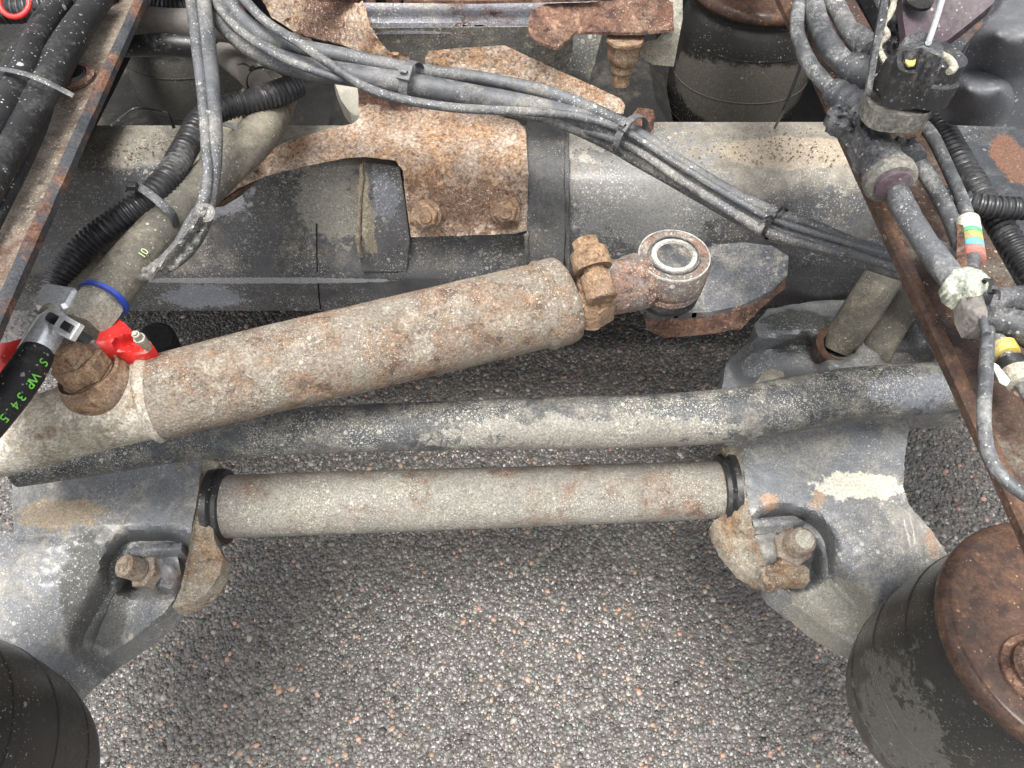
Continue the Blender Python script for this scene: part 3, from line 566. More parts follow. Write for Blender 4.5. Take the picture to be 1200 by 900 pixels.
def bush(x, y, s, rp):
    c = P(x, y, .52); r = RAD(x, y, .52, rp)
    lathe('end_seal', c-ctd*s*.002, ctd*s, [(r*.72, 0), (r*.96, .001), (r*1.0, .006), (r*.97, .009), (r*1.04, .012), (r*1.06, .020), (r*.8, .024)], M['black'], CT, 36)
bush(266, 594, -1, 45); bush(843, 574, 1, 42)

# ---------------------------------------------------------------- castings
def stud(par, x, y, z, x2, y2, z2, rp, tip_m):
    a = P(x, y, z); b = P(x2, y2, z2); ax = (b-a).normalized(); L_ = (b-a).length; r = RAD(x, y, z, rp)
    n = hexa('nut', a-ax*.004, ax, r*1.55, L_*.42, M['stud'], par); prof = []
    s = L_*.36
    while s < L_*.92:
        prof += [(r*.93, s), (r*1.02, s+.0011)]; s += .0024
    prof += [(r*.95, L_*.93), (r*.82, L_)]
    st = lathe('stud', a, ax, [(r*1.0, 0)]+prof, M['stud'], n, 20, 60)
    lathe('stud_tip', b, ax, [(r*.74, 0), (r*.72, .0012)], tip_m, st, 18)
CL = thing('suspension_casting', 'grey suspension casting with a tan stain, under the pale end of the cylinder', 'casting', P(110, 640, .40), 'suspension castings below the axle')
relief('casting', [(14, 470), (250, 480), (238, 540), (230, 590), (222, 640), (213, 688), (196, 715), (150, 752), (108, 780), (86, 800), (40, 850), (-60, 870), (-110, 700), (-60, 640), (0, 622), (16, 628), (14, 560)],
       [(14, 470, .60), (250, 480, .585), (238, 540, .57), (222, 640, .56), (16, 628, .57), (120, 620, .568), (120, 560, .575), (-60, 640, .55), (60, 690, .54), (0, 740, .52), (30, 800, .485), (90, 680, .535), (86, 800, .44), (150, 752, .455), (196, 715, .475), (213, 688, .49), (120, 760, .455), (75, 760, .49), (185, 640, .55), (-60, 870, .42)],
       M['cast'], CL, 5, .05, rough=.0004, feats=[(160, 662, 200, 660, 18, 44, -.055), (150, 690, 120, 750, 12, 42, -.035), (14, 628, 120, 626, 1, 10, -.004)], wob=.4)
relief('pocket_rib', [(150, 643), (172, 638), (213, 636), (212, 650), (180, 652), (156, 655)], [(150, 643, .532), (213, 636, .535), (212, 650, .525), (156, 655, .52)], M['cast'], CL, 4, .03, feats=[(155, 648, 210, 643, 2, 8, .008)])
relief('edge_flange', [(238, 538), (256, 540), (248, 575), (247, 610), (254, 640), (262, 652), (258, 672), (240, 698), (222, 708), (201, 712), (212, 690), (222, 640), (231, 590)],
       [(238, 538, .572), (256, 540, .56), (248, 610, .55), (262, 652, .53), (240, 698, .49), (201, 712, .48), (222, 640, .555), (231, 590, .56)], M['cast_tan'], CL, 4, .03, rough=.0004, feats=[(236, 540, 214, 690, 0, 5, .006)], wob=.4)
stud(CL, 176, 672, .505, 143, 662, .545, 13, M['stud'])
relief('cast_boss', [(180, 655), (208, 652), (212, 672), (200, 690), (182, 686)], [(180, 655, .515), (208, 652, .52), (200, 690, .50)], M['cast'], CL, 4, .03, feats=[(195, 668, 197, 672, 4, 16, .01)])
CR = thing('suspension_casting', 'blue-grey suspension casting with a white smear, right end of the straight tube', 'casting', P(980, 640, .40), 'suspension castings below the axle')
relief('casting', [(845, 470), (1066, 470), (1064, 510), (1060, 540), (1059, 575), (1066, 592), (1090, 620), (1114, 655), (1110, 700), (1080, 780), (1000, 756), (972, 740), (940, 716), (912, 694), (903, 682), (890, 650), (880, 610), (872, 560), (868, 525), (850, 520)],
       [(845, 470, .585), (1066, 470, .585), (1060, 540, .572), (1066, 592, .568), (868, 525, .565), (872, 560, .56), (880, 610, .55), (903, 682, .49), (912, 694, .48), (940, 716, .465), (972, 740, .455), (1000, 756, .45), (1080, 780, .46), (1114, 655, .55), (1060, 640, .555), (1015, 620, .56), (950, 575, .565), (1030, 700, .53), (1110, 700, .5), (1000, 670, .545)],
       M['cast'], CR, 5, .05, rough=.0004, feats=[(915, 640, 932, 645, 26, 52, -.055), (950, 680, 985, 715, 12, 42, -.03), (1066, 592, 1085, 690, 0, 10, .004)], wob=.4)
relief('pocket_rib', [(882, 608), (930, 604), (945, 612), (930, 622), (884, 626)], [(882, 608, .535), (945, 612, .52), (884, 626, .525)], M['cast'], CR, 4, .03, feats=[(884, 615, 935, 612, 2, 9, .008)])
relief('edge_flange', [(846, 523), (868, 523), (872, 560), (880, 610), (892, 650), (905, 684), (892, 681), (870, 668), (848, 642), (835, 612), (850, 600), (854, 570)],
       [(846, 523, .56), (868, 523, .568), (854, 570, .55), (880, 610, .555), (905, 684, .49), (870, 668, .485), (835, 612, .51), (892, 650, .52)], M['cast_tan'], CR, 4, .03, rough=.0004, feats=[(870, 525, 903, 682, 0, 5, .006)], wob=.4)
relief('cast_boss', [(882, 628), (908, 624), (918, 640), (914, 658), (896, 664), (886, 648)], [(882, 628, .52), (908, 624, .52), (914, 658, .50)], M['cast'], CR, 4, .03, feats=[(898, 642, 902, 646, 4, 18, .012)])
relief('rough_lip', [(888, 668), (916, 656), (940, 660), (949, 668), (948, 684), (930, 684), (900, 690)], [(888, 668, .505), (916, 656, .515), (948, 668, .51), (930, 684, .495)], M['cast_tan'], CR, 4, .02, rough=.0016, wob=.8)
stud(CR, 925, 643, .505, 943, 632, .555, 15, M['zinc_dull'])
# upper part of the right hand casting, behind the anti-roll bar
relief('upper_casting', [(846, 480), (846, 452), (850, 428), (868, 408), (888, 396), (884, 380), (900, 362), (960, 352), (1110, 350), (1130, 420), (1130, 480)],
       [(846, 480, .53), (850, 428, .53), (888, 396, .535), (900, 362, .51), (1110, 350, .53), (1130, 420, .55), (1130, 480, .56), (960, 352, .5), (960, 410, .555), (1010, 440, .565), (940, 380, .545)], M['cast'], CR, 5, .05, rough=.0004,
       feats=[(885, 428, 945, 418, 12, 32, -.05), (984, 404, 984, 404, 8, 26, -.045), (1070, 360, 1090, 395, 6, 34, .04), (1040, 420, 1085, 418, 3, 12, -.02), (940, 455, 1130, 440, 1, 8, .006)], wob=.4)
relief('hidden_head', [(886, 448), (894, 436), (906, 432), (918, 436), (922, 448), (916, 462), (892, 462)], [(886, 448, .53), (918, 436, .53), (916, 462, .53)], M['zinc_dull'], CR, 4, .03, feats=[(905, 448, 905, 448, 4, 18, .02)])
lathe('bore_ring', P(984, 404, .545), (0, -.2, 1), [(.034, -.03), (.036, 0), (.033, .003), (.025, .001), (.022, -.03)], M['rust_wet'], CR, 28)
o = tube('steel_strap', [(1046, 305, .68, 22), (1030, 333, .65, 22), (1008, 367, .60, 22), (988, 396, .55, 20), (980, 410, .53, 15)], M['hose'], None, 20, .006, sq=.55); tag(o, 'flat dusty steel strap running down into a rusty bore beside the axle', 'strap', 'dusty straps below the axle end')
o = tube('steel_strap', [(1095, 315, .66, 18), (1068, 345, .63, 18), (1048, 375, .58, 19), (1030, 408, .55, 18), (1022, 424, .52, 16)], M['hose'], None, 20, .006, sq=.5); tag(o, 'darker flat strap between the bore strap and the red chassis rail', 'strap', 'dusty straps below the axle end')

# ---------------------------------------------------------------- air springs
def air_spring(c, label, r=.15, rp=.118):
    t = thing('air_spring', label, 'air spring', (c[0], c[1], c[2]-.34), 'rubber air springs of the axle')
    prof = [(.07, -.34), (.08, -.33), (.085, -.30)]
    for k in range(15):
        a = -1.35+2.6*k/14; prof.append((r*.80+r*.20*math.cos(a), -.155+.135*math.sin(a)))
    prof += [(rp*1.0, -.012)]
    S = spline([(a, b, 0) for a, b in prof], .008)
    lathe('rubber_bag', c, (0, 0, 1), [(s[0], s[1]) for s in S], M['rubber'], t, 64, 60)
    for zz, rr in ((-.075, .0008), (-.15, .0009), (-.225, .0008)):
        a = math.asin(max(-1, min(1, (zz+.155)/.135))); r0 = r*.80+r*.20*math.cos(a)
        C = np.array([(c[0]+math.cos(u)*r0, c[1]+math.sin(u)*r0, c[2]+zz+.002*math.sin(3*u)) for u in np.linspace(0, 2*math.pi, 90)])
        V, Fc = sweep(C, np.full(len(C), rr), 6, False); obj('moulding_seam', V, Fc, M['rubber'], t, 60)
    lathe('top_plate', c, (0, 0, 1), [(rp*.97, -.016), (rp*1.02, -.010), (rp*1.02, -.003), (rp*.99, .003), (rp*.93, .006), (rp*.6, .0065), (.001, .0065)], M['rust_wet'], t, 72, 60)
    n = lathe('plate_stud', (c[0]-.048, c[1]-.034, c[2]+.006), (0, 0, 1), [(.034, 0), (.033, .004), (.026, .006), (.026, .012), (.022, .016), (.012, .018)], M['rust'], t, 26)
    return t
A1 = air_spring(P(1254, 745, .75), 'air spring with a rusty lid, showing beside the white-smeared casting', .125, .116)
def copy_tree(o, par=None):
    c = o.copy(); COL.objects.link(c); c.parent = par
    for ch in [x for x in bpy.data.objects if x.parent == o]: copy_tree(ch, c)
    return c
cl = P(1254, 745, .75)
for (pos_, lab) in ((P(-222, 862, .80), 'black rubber air spring beside the tan-stained casting, its lid out of sight'),
                    (P(892, -22, .82), 'air spring with red-brown lid and stained grey bag behind the rust red rail'),
                    (P(208, -2, .80), 'dusty grey air spring behind the bundle of hoses and the dusty brown rail')):
    c = copy_tree(A1); c.location = A1.location + (pos_-cl); c['label'] = lab

# ---------------------------------------------------------------- cable bundle across the axle
G = 'cables bundled across the axle'
def cab(pts, m_, label, group=G, name='cable', **kw):
    o = tube(name, pts, m_, None, kw.pop('seg', 12), kw.pop('step', .008), lump=kw.pop('lump', .02), **kw); tag(o, label, kw.get('cat') or 'cable', group); return o
cab([(262, -12, .97, 9), (280, 18, .96, 9), (310, 42, .955, 9), (350, 55, .95, 9), (400, 64, .94, 8.5), (480, 81, .93, 8), (560, 91, .92, 8), (640, 108, .915, 8), (700, 131, .90, 8), (740, 152, .885, 8), (800, 192, .87, 8), (850, 222, .86, 8), (905, 249, .86, 7.5), (950, 263, .86, 7), (1000, 284, .87, 7), (1060, 303, .88, 7)], M['cable'], 'upper grey cable of the bundle, crossing above the saddle bracket')
cab([(236, -12, .965, 13), (262, 24, .955, 13), (300, 58, .945, 13), (350, 78, .94, 13), (400, 86, .935, 13), (480, 99, .925, 13), (550, 111, .915, 13), (620, 124, .905, 12), (680, 139, .895, 11), (735, 164, .88, 10), (800, 205, .865, 9), (860, 241, .855, 8), (905, 266, .85, 8), (960, 283, .855, 7), (1055, 313, .865, 7)], M['cable'], 'thickest light grey cable in the middle of the bundle', seg=16)
cab([(276, -12, .985, 5.5), (310, 24, .98, 5.5), (350, 50, .975, 5.5), (385, 74, .965, 5.5), (430, 103, .95, 5.5), (480, 118, .94, 5.5), (540, 127, .93, 5.5), (620, 131, .915, 5), (680, 137, .905, 5), (735, 155, .898, 4.5), (800, 196, .88, 4.5), (870, 238, .87, 4), (920, 262, .865, 4), (1050, 300, .88, 4)], M['cable'], 'thin pale cable dipping lowest across the rusty bracket', seg=10)
cab([(560, 122, .905, 7), (640, 138, .895, 8), (700, 160, .875, 9), (760, 192, .86, 10), (840, 238, .845, 10), (900, 272, .84, 9), (960, 290, .84, 8), (1060, 322, .85, 8)], M['cable_dark'], 'dark dirt-covered cable along the underside of the bundle', seg=12)
cab([(680, 150, .885, 5), (740, 172, .88, 6), (800, 212, .865, 6), (860, 250, .855, 6), (910, 276, .85, 6), (990, 296, .855, 6), (1060, 310, .862, 6)], M['cable_dark'], 'thin black cable frayed with dirt where the bundle nears the rail', seg=10)
cab([(240, -12, .975, 5), (275, 30, .97, 5), (320, 62, .962, 5), (372, 84, .955, 5), (420, 97, .945, 5)], M['cable'], 'thin grey cable lying along the thick cable at the bundle start', seg=10)
zip_tie('grey cable tie round the bundle in front of the crossmember', 483, 98, .928, 24, 13, M['cable_dark'], 11, 6)
zip_tie('pale cable tie on the bundle beside the rusty wing plate tip', 739, 160, .888, 25, 32, M['cable'], 9, 8)
zip_tie('black wire-thin cable tie on the bundle above the ball joint lug', 908, 262, .858, 20, 32, M['black'], 4, 30)
# pair hanging down at left of centre
G2 = 'grey cables hanging in front of the hoses'
cab([(222, -12, .99, 6.5), (230, 50, .975, 6.5), (237, 110, .96, 6.5), (241, 160, .945, 6.5), (243, 205, .93, 6.5), (238, 238, .915, 7), (226, 262, .90, 9), (205, 295, .885, 8), (170, 320, .87, 5)], M['cable'], 'thinner of the two grey cables hanging in front of the corrugated conduit', G2)
cab([(237, -12, .985, 9), (243, 50, .97, 9.5), (249, 110, .955, 9.5), (251, 160, .94, 10), (249, 200, .925, 10), (243, 236, .91, 10), (234, 262, .895, 12), (214, 292, .88, 13), (188, 314, .87, 10), (160, 326, .865, 4)], M['cable'], 'thicker grey cable hanging down and ending in a taped twist', G2)
relief('tape_end', [(232, 238), (246, 244), (240, 268), (226, 292), (205, 312), (178, 326), (160, 326), (168, 314), (190, 306), (208, 286), (222, 258)], [(232, 238, .925), (246, 244, .925), (226, 292, .90), (160, 326, .88), (208, 286, .905)], M['cable_dark'], None, 4, .003, rough=.0012, feats=[(238, 250, 180, 318, 0, 8, .01)], wob=.5)
tag(bpy.data.objects['tape_end'], 'ragged dirty tape end hanging below the two grey cables', 'tape')
lathe('pinch_clip', P(243, 250, .925), (0, -.6, .8), [(.009, 0), (.010, .004), (.006, .006), (.003, .003)], M['cable_dark'], None, 12); tag(bpy.data.objects['pinch_clip'], 'tiny dirty clip at the tip of the gusset arm', 'clip')

# ---------------------------------------------------------------- hoses at the left
G3 = 'hoses running down to the cylinder'
tube('rubber_hose', [(352, 60, .83, 22), (334, 84, .84, 22), (322, 124, .85, 22), (300, 160, .86, 23), (262, 196, .865, 24), (212, 246, .87, 25), (165, 296, .87, 26), (128, 340, .87, 26), (112, 360, .87, 25)], M['hose'], None, 24, .007, lump=.006)
tag(bpy.data.objects['rubber_hose'], 'thick olive rubber hose ending at the nut with the blue clip', 'hose', G3)
o = tube('rubber_hose', [(320, 60, .80, 14), (308, 96, .80, 16), (296, 122, .81, 18), (272, 160, .815, 18), (225, 208, .82, 18), (170, 252, .825, 18), (125, 300, .83, 19), (88, 342, .835, 19), (78, 356, .84, 18)], M['hose'], None, 22, .007, lump=.01); tag(o, 'brown hose behind, ending at the bright square fitting', 'hose', G3)
o = tube('corrugated_conduit', [(348, 100, .88, 13), (330, 108, .885, 14), (300, 118, .89, 13.5), (262, 127, .895, 13.5), (236, 141, .90, 13.5), (218, 172, .90, 14), (198, 206, .90, 14.5), (172, 234, .895, 15), (134, 261, .885, 15), (98, 290, .87, 15), (72, 320, .86, 14), (58, 348, .85, 13), (48, 385, .83, 13)], M['conduit'], None, 18, corr=(.0058, .09)); tag(o, 'black corrugated conduit curving down over the olive hose', 'conduit', 'black corrugated conduits')
o = tube('rubber_hose', [(262, 62, .84, 13), (285, 80, .85, 15), (305, 98, .86, 14), (325, 108, .865, 10)], M['sleeve'], None, 20, .006, lump=.03); tag(o, 'short dusty hose stub behind the hanging grey cables', 'hose', G3)
CT2 = thing('cable_tie', 'dark grey cable tie joining the conduit to the olive hose', 'cable tie', P(180, 236, .9), 'cable ties round the cables and hoses')
tube('strap', [(150, 222, .90, 5), (156, 216, .915, 5), (168, 222, .922, 5), (186, 236, .918, 5), (202, 252, .90, 5.5), (208, 268, .875, 5)], M['cable'], CT2, 8, .003, sq=.25); box('head', P(155, 218, .925), .011, .009, .007, M['black'], CT2)
zip_tie('thin cable tie round the hoses where they leave the crossmember', 318, 105, .865, 28, 118, M['black'], 4, 16)
zip_tie('grey worm-drive band on the olive hose under the hanging cables', 275, 168, .862, 25, 132, M['cable_dark'], 7, 4, head=False)
# number on the hose
def text(name, s, p, xdir, nrm, size, m_, par, ext=.0003):
    c = bpy.data.curves.new(name, 'FONT'); c.body = s; c.size = size; c.extrude = ext; c.align_x = 'LEFT'; c.align_y = 'CENTER'
    o = bpy.data.objects.new(name+'_tmp', c); COL.objects.link(o); dg = bpy.context.evaluated_depsgraph_get()
    me = bpy.data.meshes.new_from_object(o.evaluated_get(dg)); COL.objects.unlink(o); bpy.data.objects.remove(o)
    X = Vector(xdir).normalized(); Z = Vector(nrm); Z = (Z-Z.dot(X)*X).normalized(); Y = Z.cross(X)
    V = [Vector(p)+X*v.co.x+Y*v.co.y+Z*v.co.z for v in me.vertices]; Fc = [tuple(f.vertices) for f in me.polygons]
    return obj(name, V, Fc, m_, par, smooth=False)
hz = bpy.data.objects['rubber_hose']
hp = P(165, 301, .888); text('hose_number', '10', hp, P(172, 292, .888)-P(165, 301, .888), Vector((0, 0, ZC))-hp, .011, M['idprint'], hz)
# end fittings
FT = thing('hose_fitting', 'dirty hexagonal hose nut with a blue clip at the end of the olive hose', 'hose fitting', P(108, 370, .87), 'hose fittings at the port of the cylinder')
q0 = P(122, 350, .87); q1 = P(96, 385, .87); qa = (q1-q0).normalized()
lathe('clip_ring', q0-qa*.003, qa, [(.0225, 0), (.0265, .001), (.0265, .005), (.0225, .006)], M['blue'], FT, 26); hexa('nut', q0+qa*.003, qa, .0255, (q1-q0).length*.9, M['zinc_dull'], FT, .9)
FB = thing('hose_fitting', 'bright zinc ferrule and square block on the black hose', 'hose fitting', P(60, 380, .88), 'hose fittings at the port of the cylinder')
u0 = P(80, 348, .89); u1 = P(36, 428, .895); ua = (u1-u0).normalized()
box('block', P(68, 355, .89), .030, .032, .026, M['zinc'], FB, ax=ua, up=(.2, -.5, 1)); lathe('ferrule', P(60, 382, .893), ua, [(.012, -.012), (.0145, -.004), (.0163, 0), (.0163, .037), (.015, .040)], M['zinc'], FB, 28, 40)
lathe('neck', P(56, 378, .893)-ua*.018, ua, [(.011, 0), (.012, .010)], M['zinc_dull'], FB, 20)
BH = tube('black_hose', [(43, 414, .897, 19), (30, 436, .90, 21), (2, 474, .90, 22), (-60, 545, .90, 24), (-130, 640, .9, 24)], M['hose_black'], None, 26, .006, lump=.002); tag(BH, 'black hydraulic hose with bright green printing leaving the zinc ferrule', 'hose', G3)
# green print: follows the upper right flank of the hose
hd = (P(-5, 478, .9)-P(30, 434, .9)).normalized(); axc = P(22, 432, .90); rr = RAD(22, 432, .9, 22.3)
nrm = (Vector((0, 0, ZC))-axc).normalized(); nrm = (nrm-nrm.dot(hd)*hd).normalized(); sd = hd.cross(nrm)
if sd.x < 0: sd = -sd
nn = (nrm*.80+sd*.60).normalized(); pos = 0
Sp = spline([(*P(x, y, z), RAD(x, y, z, r_)) for (x, y, z, r_) in [(43, 414, .897, 19), (30, 436, .90, 21), (2, 474, .90, 22), (-60, 545, .90, 24), (-130, 640, .9, 24)]], .001)
al = np.concatenate([[0], np.cumsum(np.linalg.norm(np.diff(Sp[:, :3], axis=0), axis=1))])
PR = bpy.data.objects.new('hose_print', None); COL.objects.link(PR); PR.parent = BH
for i_, ch in enumerate('S WP 34.5 MPa'):
    sw = .0085 if ch not in ' .' else .005
    k_ = int(np.searchsorted(al, .014+pos)); pos += sw
    if ch == ' ': continue
    c_ = Vector(Sp[k_, :3]); h_ = (Vector(Sp[k_+3, :3])-c_).normalized(); n_ = (Vector((0, 0, ZC))-c_).normalized(); n_ = (n_-n_.dot(h_)*h_).normalized(); d_ = h_.cross(n_)
    if d_.x < 0: d_ = -d_
    z_ = (n_*.88+d_*.47).normalized(); text('letter', ch, c_+z_*(Sp[k_, 3]*1.02+.0003), h_, z_, .0125, M['lime'], PR)
BK = thing('tie_buckle', 'cable tie with a chrome buckle strapping the two fittings together', 'cable tie', P(85, 388, .90), 'cable ties round the cables and hoses')
tube('strap', [(44, 362, .885, 5), (60, 372, .91, 6), (84, 386, .905, 6), (106, 400, .89, 5)], M['black'], BK, 8, .004, sq=.3); box('buckle', P(80, 384, .913), .026, .018, .008, M['zinc'], BK, ax=P(84, 388, .9)-P(60, 374, .9), up=(0, -.5, 1)); box('slot', P(79, 383, .918), .012, .008, .004, M['black'], BK, ax=P(84, 388, .9)-P(60, 374, .9), up=(0, -.5, 1))
# red parts
t = relief('red_bracket', [(112, 402), (118, 385), (134, 372), (146, 378), (158, 392), (176, 400), (181, 407), (172, 414), (140, 420), (122, 416)], [(112, 402, .87), (134, 372, .86), (158, 392, .86), (181, 407, .855), (140, 420, .845), (142, 398, .875)], M['red'], None, 4, .018, feats=[(140, 402, 160, 402, 3, 10, -.01)]); tag(t, 'bright red bracket between the olive hose nut and the rusty barrel', 'bracket')
t = relief('red_cover', [(-40, 408), (10, 401), (34, 394), (40, 400), (24, 428), (4, 444), (-40, 456)], [(-40, 408, .88), (34, 394, .89), (4, 444, .87), (-40, 456, .87), (0, 420, .89)], M['red'], None, 5, .02); tag(t, 'red cover under the black printed hose at the picture edge', 'cover')
o = lathe('rubber_stop', P(184, 398, .70), (.2, -.3, 1), [(.022, -.04), (.024, 0), (.02, .006), (.006, .008)], M['under'], None, 26); tag(o, 'dark round rubber stop behind the red bracket', 'rubber stop')
cap_bolt(165, 398, .872, (0, -.2, 1), t, M['zinc_dull'], 7, .6)

# ---------------------------------------------------------------- hoses over the left rail
G4 = 'black hoses strapped together over the rail'
for pts, lab in (([(72, 0, 1.03, 13), (48, 36, 1.035, 15), (30, 80, 1.04, 16), (6, 125, 1.04, 16), (-30, 190, 1.04, 16)], 'scuffed black hose furthest from the rail edge'),
                 ([(118, -5, 1.02, 15), (96, 25, 1.025, 16), (76, 58, 1.03, 18), (48, 110, 1.03, 18), (18, 165, 1.03, 17), (-20, 235, 1.03, 17)], 'thick black hose lying in the middle of the strapped hoses'),
                 ([(66, 70, 1.015, 9), (50, 135, 1.015, 9), (32, 180, 1.015, 9), (10, 228, 1.015, 8), (-20, 290, 1.01, 8)], 'slim black hose lying on the dusty rail flange'),
                 ([(24, 60, 1.01, 12), (8, 90, 1.01, 12), (-30, 140, 1.01, 12)], 'short scuffed hose at the picture edge under the tie')):
    o = tube('black_hose', pts, M['hose_black'], None, 20, .007, lump=.012); tag(o, lab, 'hose', G4)
o = tube('long_tie', [(-20, 78, 1.05, 4), (20, 84, 1.062, 4), (50, 94, 1.06, 4), (86, 112, 1.045, 3.5)], M['cable_dark'], None, 8, .005, sq=.35); tag(o, 'long grey cable tie stretched over the strapped black hoses', 'cable tie', 'cable ties round the cables and hoses')
DT = thing('duct_pipe', 'dusty beige duct pipe with a dark elbow at the top of the picture', 'pipe', P(150, 25, 1.0))
tube('pipe', [(124, 22, .93, 17), (150, 26, .925, 18), (200, 29, .92, 18), (250, 30, .91, 17), (300, 40, .90, 14)], M['sleeve'], DT, 24, .006, lump=.012); tube('elbow', [(70, -20, .99, 16), (88, -2, .97, 18), (106, 14, .95, 20), (126, 22, .935, 20), (132, 23, .932, 16)], M['tank'], DT, 24, .004)
zip_tie('black cable tie round the joint of the dusty duct pipe', 126, 23, .933, 22, 10, M['black'], 8, 6)
o = tube('corrugated_conduit', [(-30, 12, 1.02, 14), (10, 12, 1.02, 14), (45, 9, 1.02, 14), (85, 2, 1.015, 14), (130, -12, 1.01, 14)], M['conduit'], None, 18, corr=(.006, .09)); tag(o, 'black corrugated conduit behind the red ring', 'conduit', 'black corrugated conduits')
o = tube('corrugated_conduit', [(120, 4, .90, 9), (160, 4, .90, 9), (215, 8, .895, 9), (260, -8, .89, 9)], M['conduit'], None, 16, corr=(.0055, .09)); tag(o, 'thin corrugated conduit above the dusty duct pipe', 'conduit', 'black corrugated conduits')
rc = P(17, 2, 1.06); C = np.array([tuple(rc+Vector((math.cos(u)*.0155, math.sin(u)*.0155*.8, math.sin(u)*.0155*.6))) for u in np.linspace(0, 2*math.pi, 40)])
V, Fc = sweep(C, np.full(40, .0028), 10, False); o = obj('red_ring', V, Fc, M['red'], None, 60); tag(o, 'red plastic ring in the dark corner above the black hoses', 'ring')
o = tube('black_pipe', [(128, 56, .93, 10), (160, 54, .93, 12), (200, 52, .93, 13), (250, 56, .925, 13)], M['black'], None, 20, .007); tag(o, 'glossy black pipe under the dusty duct pipe', 'pipe')
o = lathe('rail_plug', P(86, 92, 1.001), (0, 0, 1), [(.022, 0), (.023, .004), (.016, .006), (.015, .002)], M['rust'], None, 24); tag(o, 'rusty round plug in the dusty rail beside the hoses', 'plug')
lathe('plug_centre', P(86, 90, 1.004), (0, 0, 1), [(.015, 0), (.013, .006)], M['black'], o, 20)

# ---------------------------------------------------------------- harness over the right rail
G5 = 'harness cables on the rust red rail'
def hc(pts, lab, m_='harness', lump=.02, seg=14): o = tube('harness_cable', pts, M[m_], None, seg, .006, lump=lump); tag(o, lab, 'cable', G5); return o
hc([(940, -14, 1.03, 8), (934, 30, 1.035, 8), (944, 66, 1.04, 9), (962, 92, 1.045, 9), (984, 114, 1.05, 9)], 'outermost harness cable bowing over the rail edge to a ribbed boot')
hc([(950, -14, 1.03, 11), (960, 30, 1.04, 12), (976, 60, 1.045, 13), (1004, 88, 1.05, 12)], 'mottled thick harness cable in the middle of the three at the top')
hc([(965, -14, 1.03, 10), (982, 12, 1.04, 11), (996, 38, 1.05, 11), (1010, 50, 1.05, 10)], 'white-speckled harness cable nearest the sensor plate', 'cable_dark')
hc([(1040, 200, 1.045, 13), (1058, 240, 1.045, 13.5), (1080, 278, 1.045, 14), (1104, 312, 1.045, 15), (1130, 342, 1.045, 14)], 'thick pale harness cable below the large boot', seg=18)
hc([(1070, 184, 1.035, 9), (1092, 214, 1.035, 9.5), (1114, 256, 1.035, 9.5), (1126, 292, 1.035, 9)], 'shiny harness cable leaving the small boot')
hc([(1066, 136, 1.03, 7), (1090, 156, 1.03, 7.5), (1112, 200, 1.035, 7.5), (1130, 242, 1.04, 7.5), (1140, 285, 1.045, 8), (1138, 318, 1.05, 8)], 'slim harness cable wearing the striped colour labels')
hc([(1090, 290, 1.02, 11), (1104, 296, 1.03, 11), (1124, 330, 1.035, 11), (1134, 345, 1.035, 9)], 'short taped harness branch beside the thick pale cable', 'cable_dark')
hc([(1158, 345, 1.06, 4), (1152, 372, 1.06, 4.5), (1156, 392, 1.06, 5)], 'short thin looped lead at the taped junction')
hc([(1158, 386, 1.055, 7.5), (1155, 440, 1.055, 8), (1153, 490, 1.055, 8), (1158, 530, 1.055, 8), (1178, 562, 1.055, 8), (1215, 590, 1.055, 8)], 'long pale cable hanging down past the rail and curving out of the picture')
hc([(1160, 376, 1.04, 8), (1176, 410, 1.04, 9), (1192, 440, 1.04, 9), (1222, 488, 1.04, 9)], 'black lead with yellow and white labels', 'cable_dark')
hc([(1130, 350, 1.05, 14), (1160, 352, 1.055, 14), (1215, 347, 1.055, 15)], 'upper dark grey cable running out to the right of the junction', 'boot', .01, 18)
hc([(1150, 372, 1.045, 12), (1168, 374, 1.05, 15), (1190, 380, 1.05, 17), (1225, 402, 1.05, 19)], 'fat dark grey cable curving down at the right edge', 'boot', .01, 18)
o = tube('corrugated_conduit', [(1060, 84, .98, 14), (1090, 130, .98, 14), (1118, 180, .985, 15), (1150, 232, .985, 15), (1184, 284, .98, 15), (1230, 352, .97, 15)], M['conduit'], None, 18, corr=(.0058, .09)); tag(o, 'long corrugated conduit beside the harness cables', 'conduit', 'black corrugated conduits')
o = tube('corrugated_conduit', [(1098, 226, 1.0, 10), (1120, 234, 1.005, 12), (1160, 242, 1.008, 12.5), (1225, 246, 1.008, 12.5)], M['conduit'], None, 18, corr=(.0055, .09)); tag(o, 'short corrugated conduit crossing over the long one to the right', 'conduit', 'black corrugated conduits')
def boot(x0, y0, x1, y1, z, r0, r1, lab, m_='boot', rings=4):
    t = thing('cable_boot', lab, 'cable boot', P((x0+x1)/2, (y0+y1)/2, z), 'rubber boots of the wiring harness')
    a = P(x0, y0, z); b = P(x1, y1, z); ax = (b-a).normalized(); L_ = (b-a).length; k = dep(a)/F; prof = [(r0*k*.6, 0)]
    n = rings*2
    for i in range(n+1):
        s = i/n; r = (r0+(r1-r0)*s)*k*(1.0 if i % 2 else .92); prof += [(r, L_*(s*.9+.02)), (r, L_*(s*.9+.06))]
    prof.append((r1*k*.6, L_)); lathe('sleeve', a, ax, prof, M[m_], t, 26, 50)
    return t, a, ax, L_, k
t, a, ax, L_, k = boot(974, 104, 1018, 138, 1.05, 15, 23, 'ribbed boot at the end of the outermost harness cable'); lathe('collar', a+ax*L_*.8, ax, [(27*k*.8, 0), (27*k, .003), (27*k, .012), (22*k, .015)], M['boot'], t, 24)
relief('boot_flap', [(968, 128), (985, 120), (1006, 130), (1016, 148), (1006, 165), (988, 150), (972, 142)], [(968, 128, 1.05), (1006, 130, 1.06), (1006, 165, 1.05)], M['boot'], t, 4, .012, rough=.0018, wob=1)
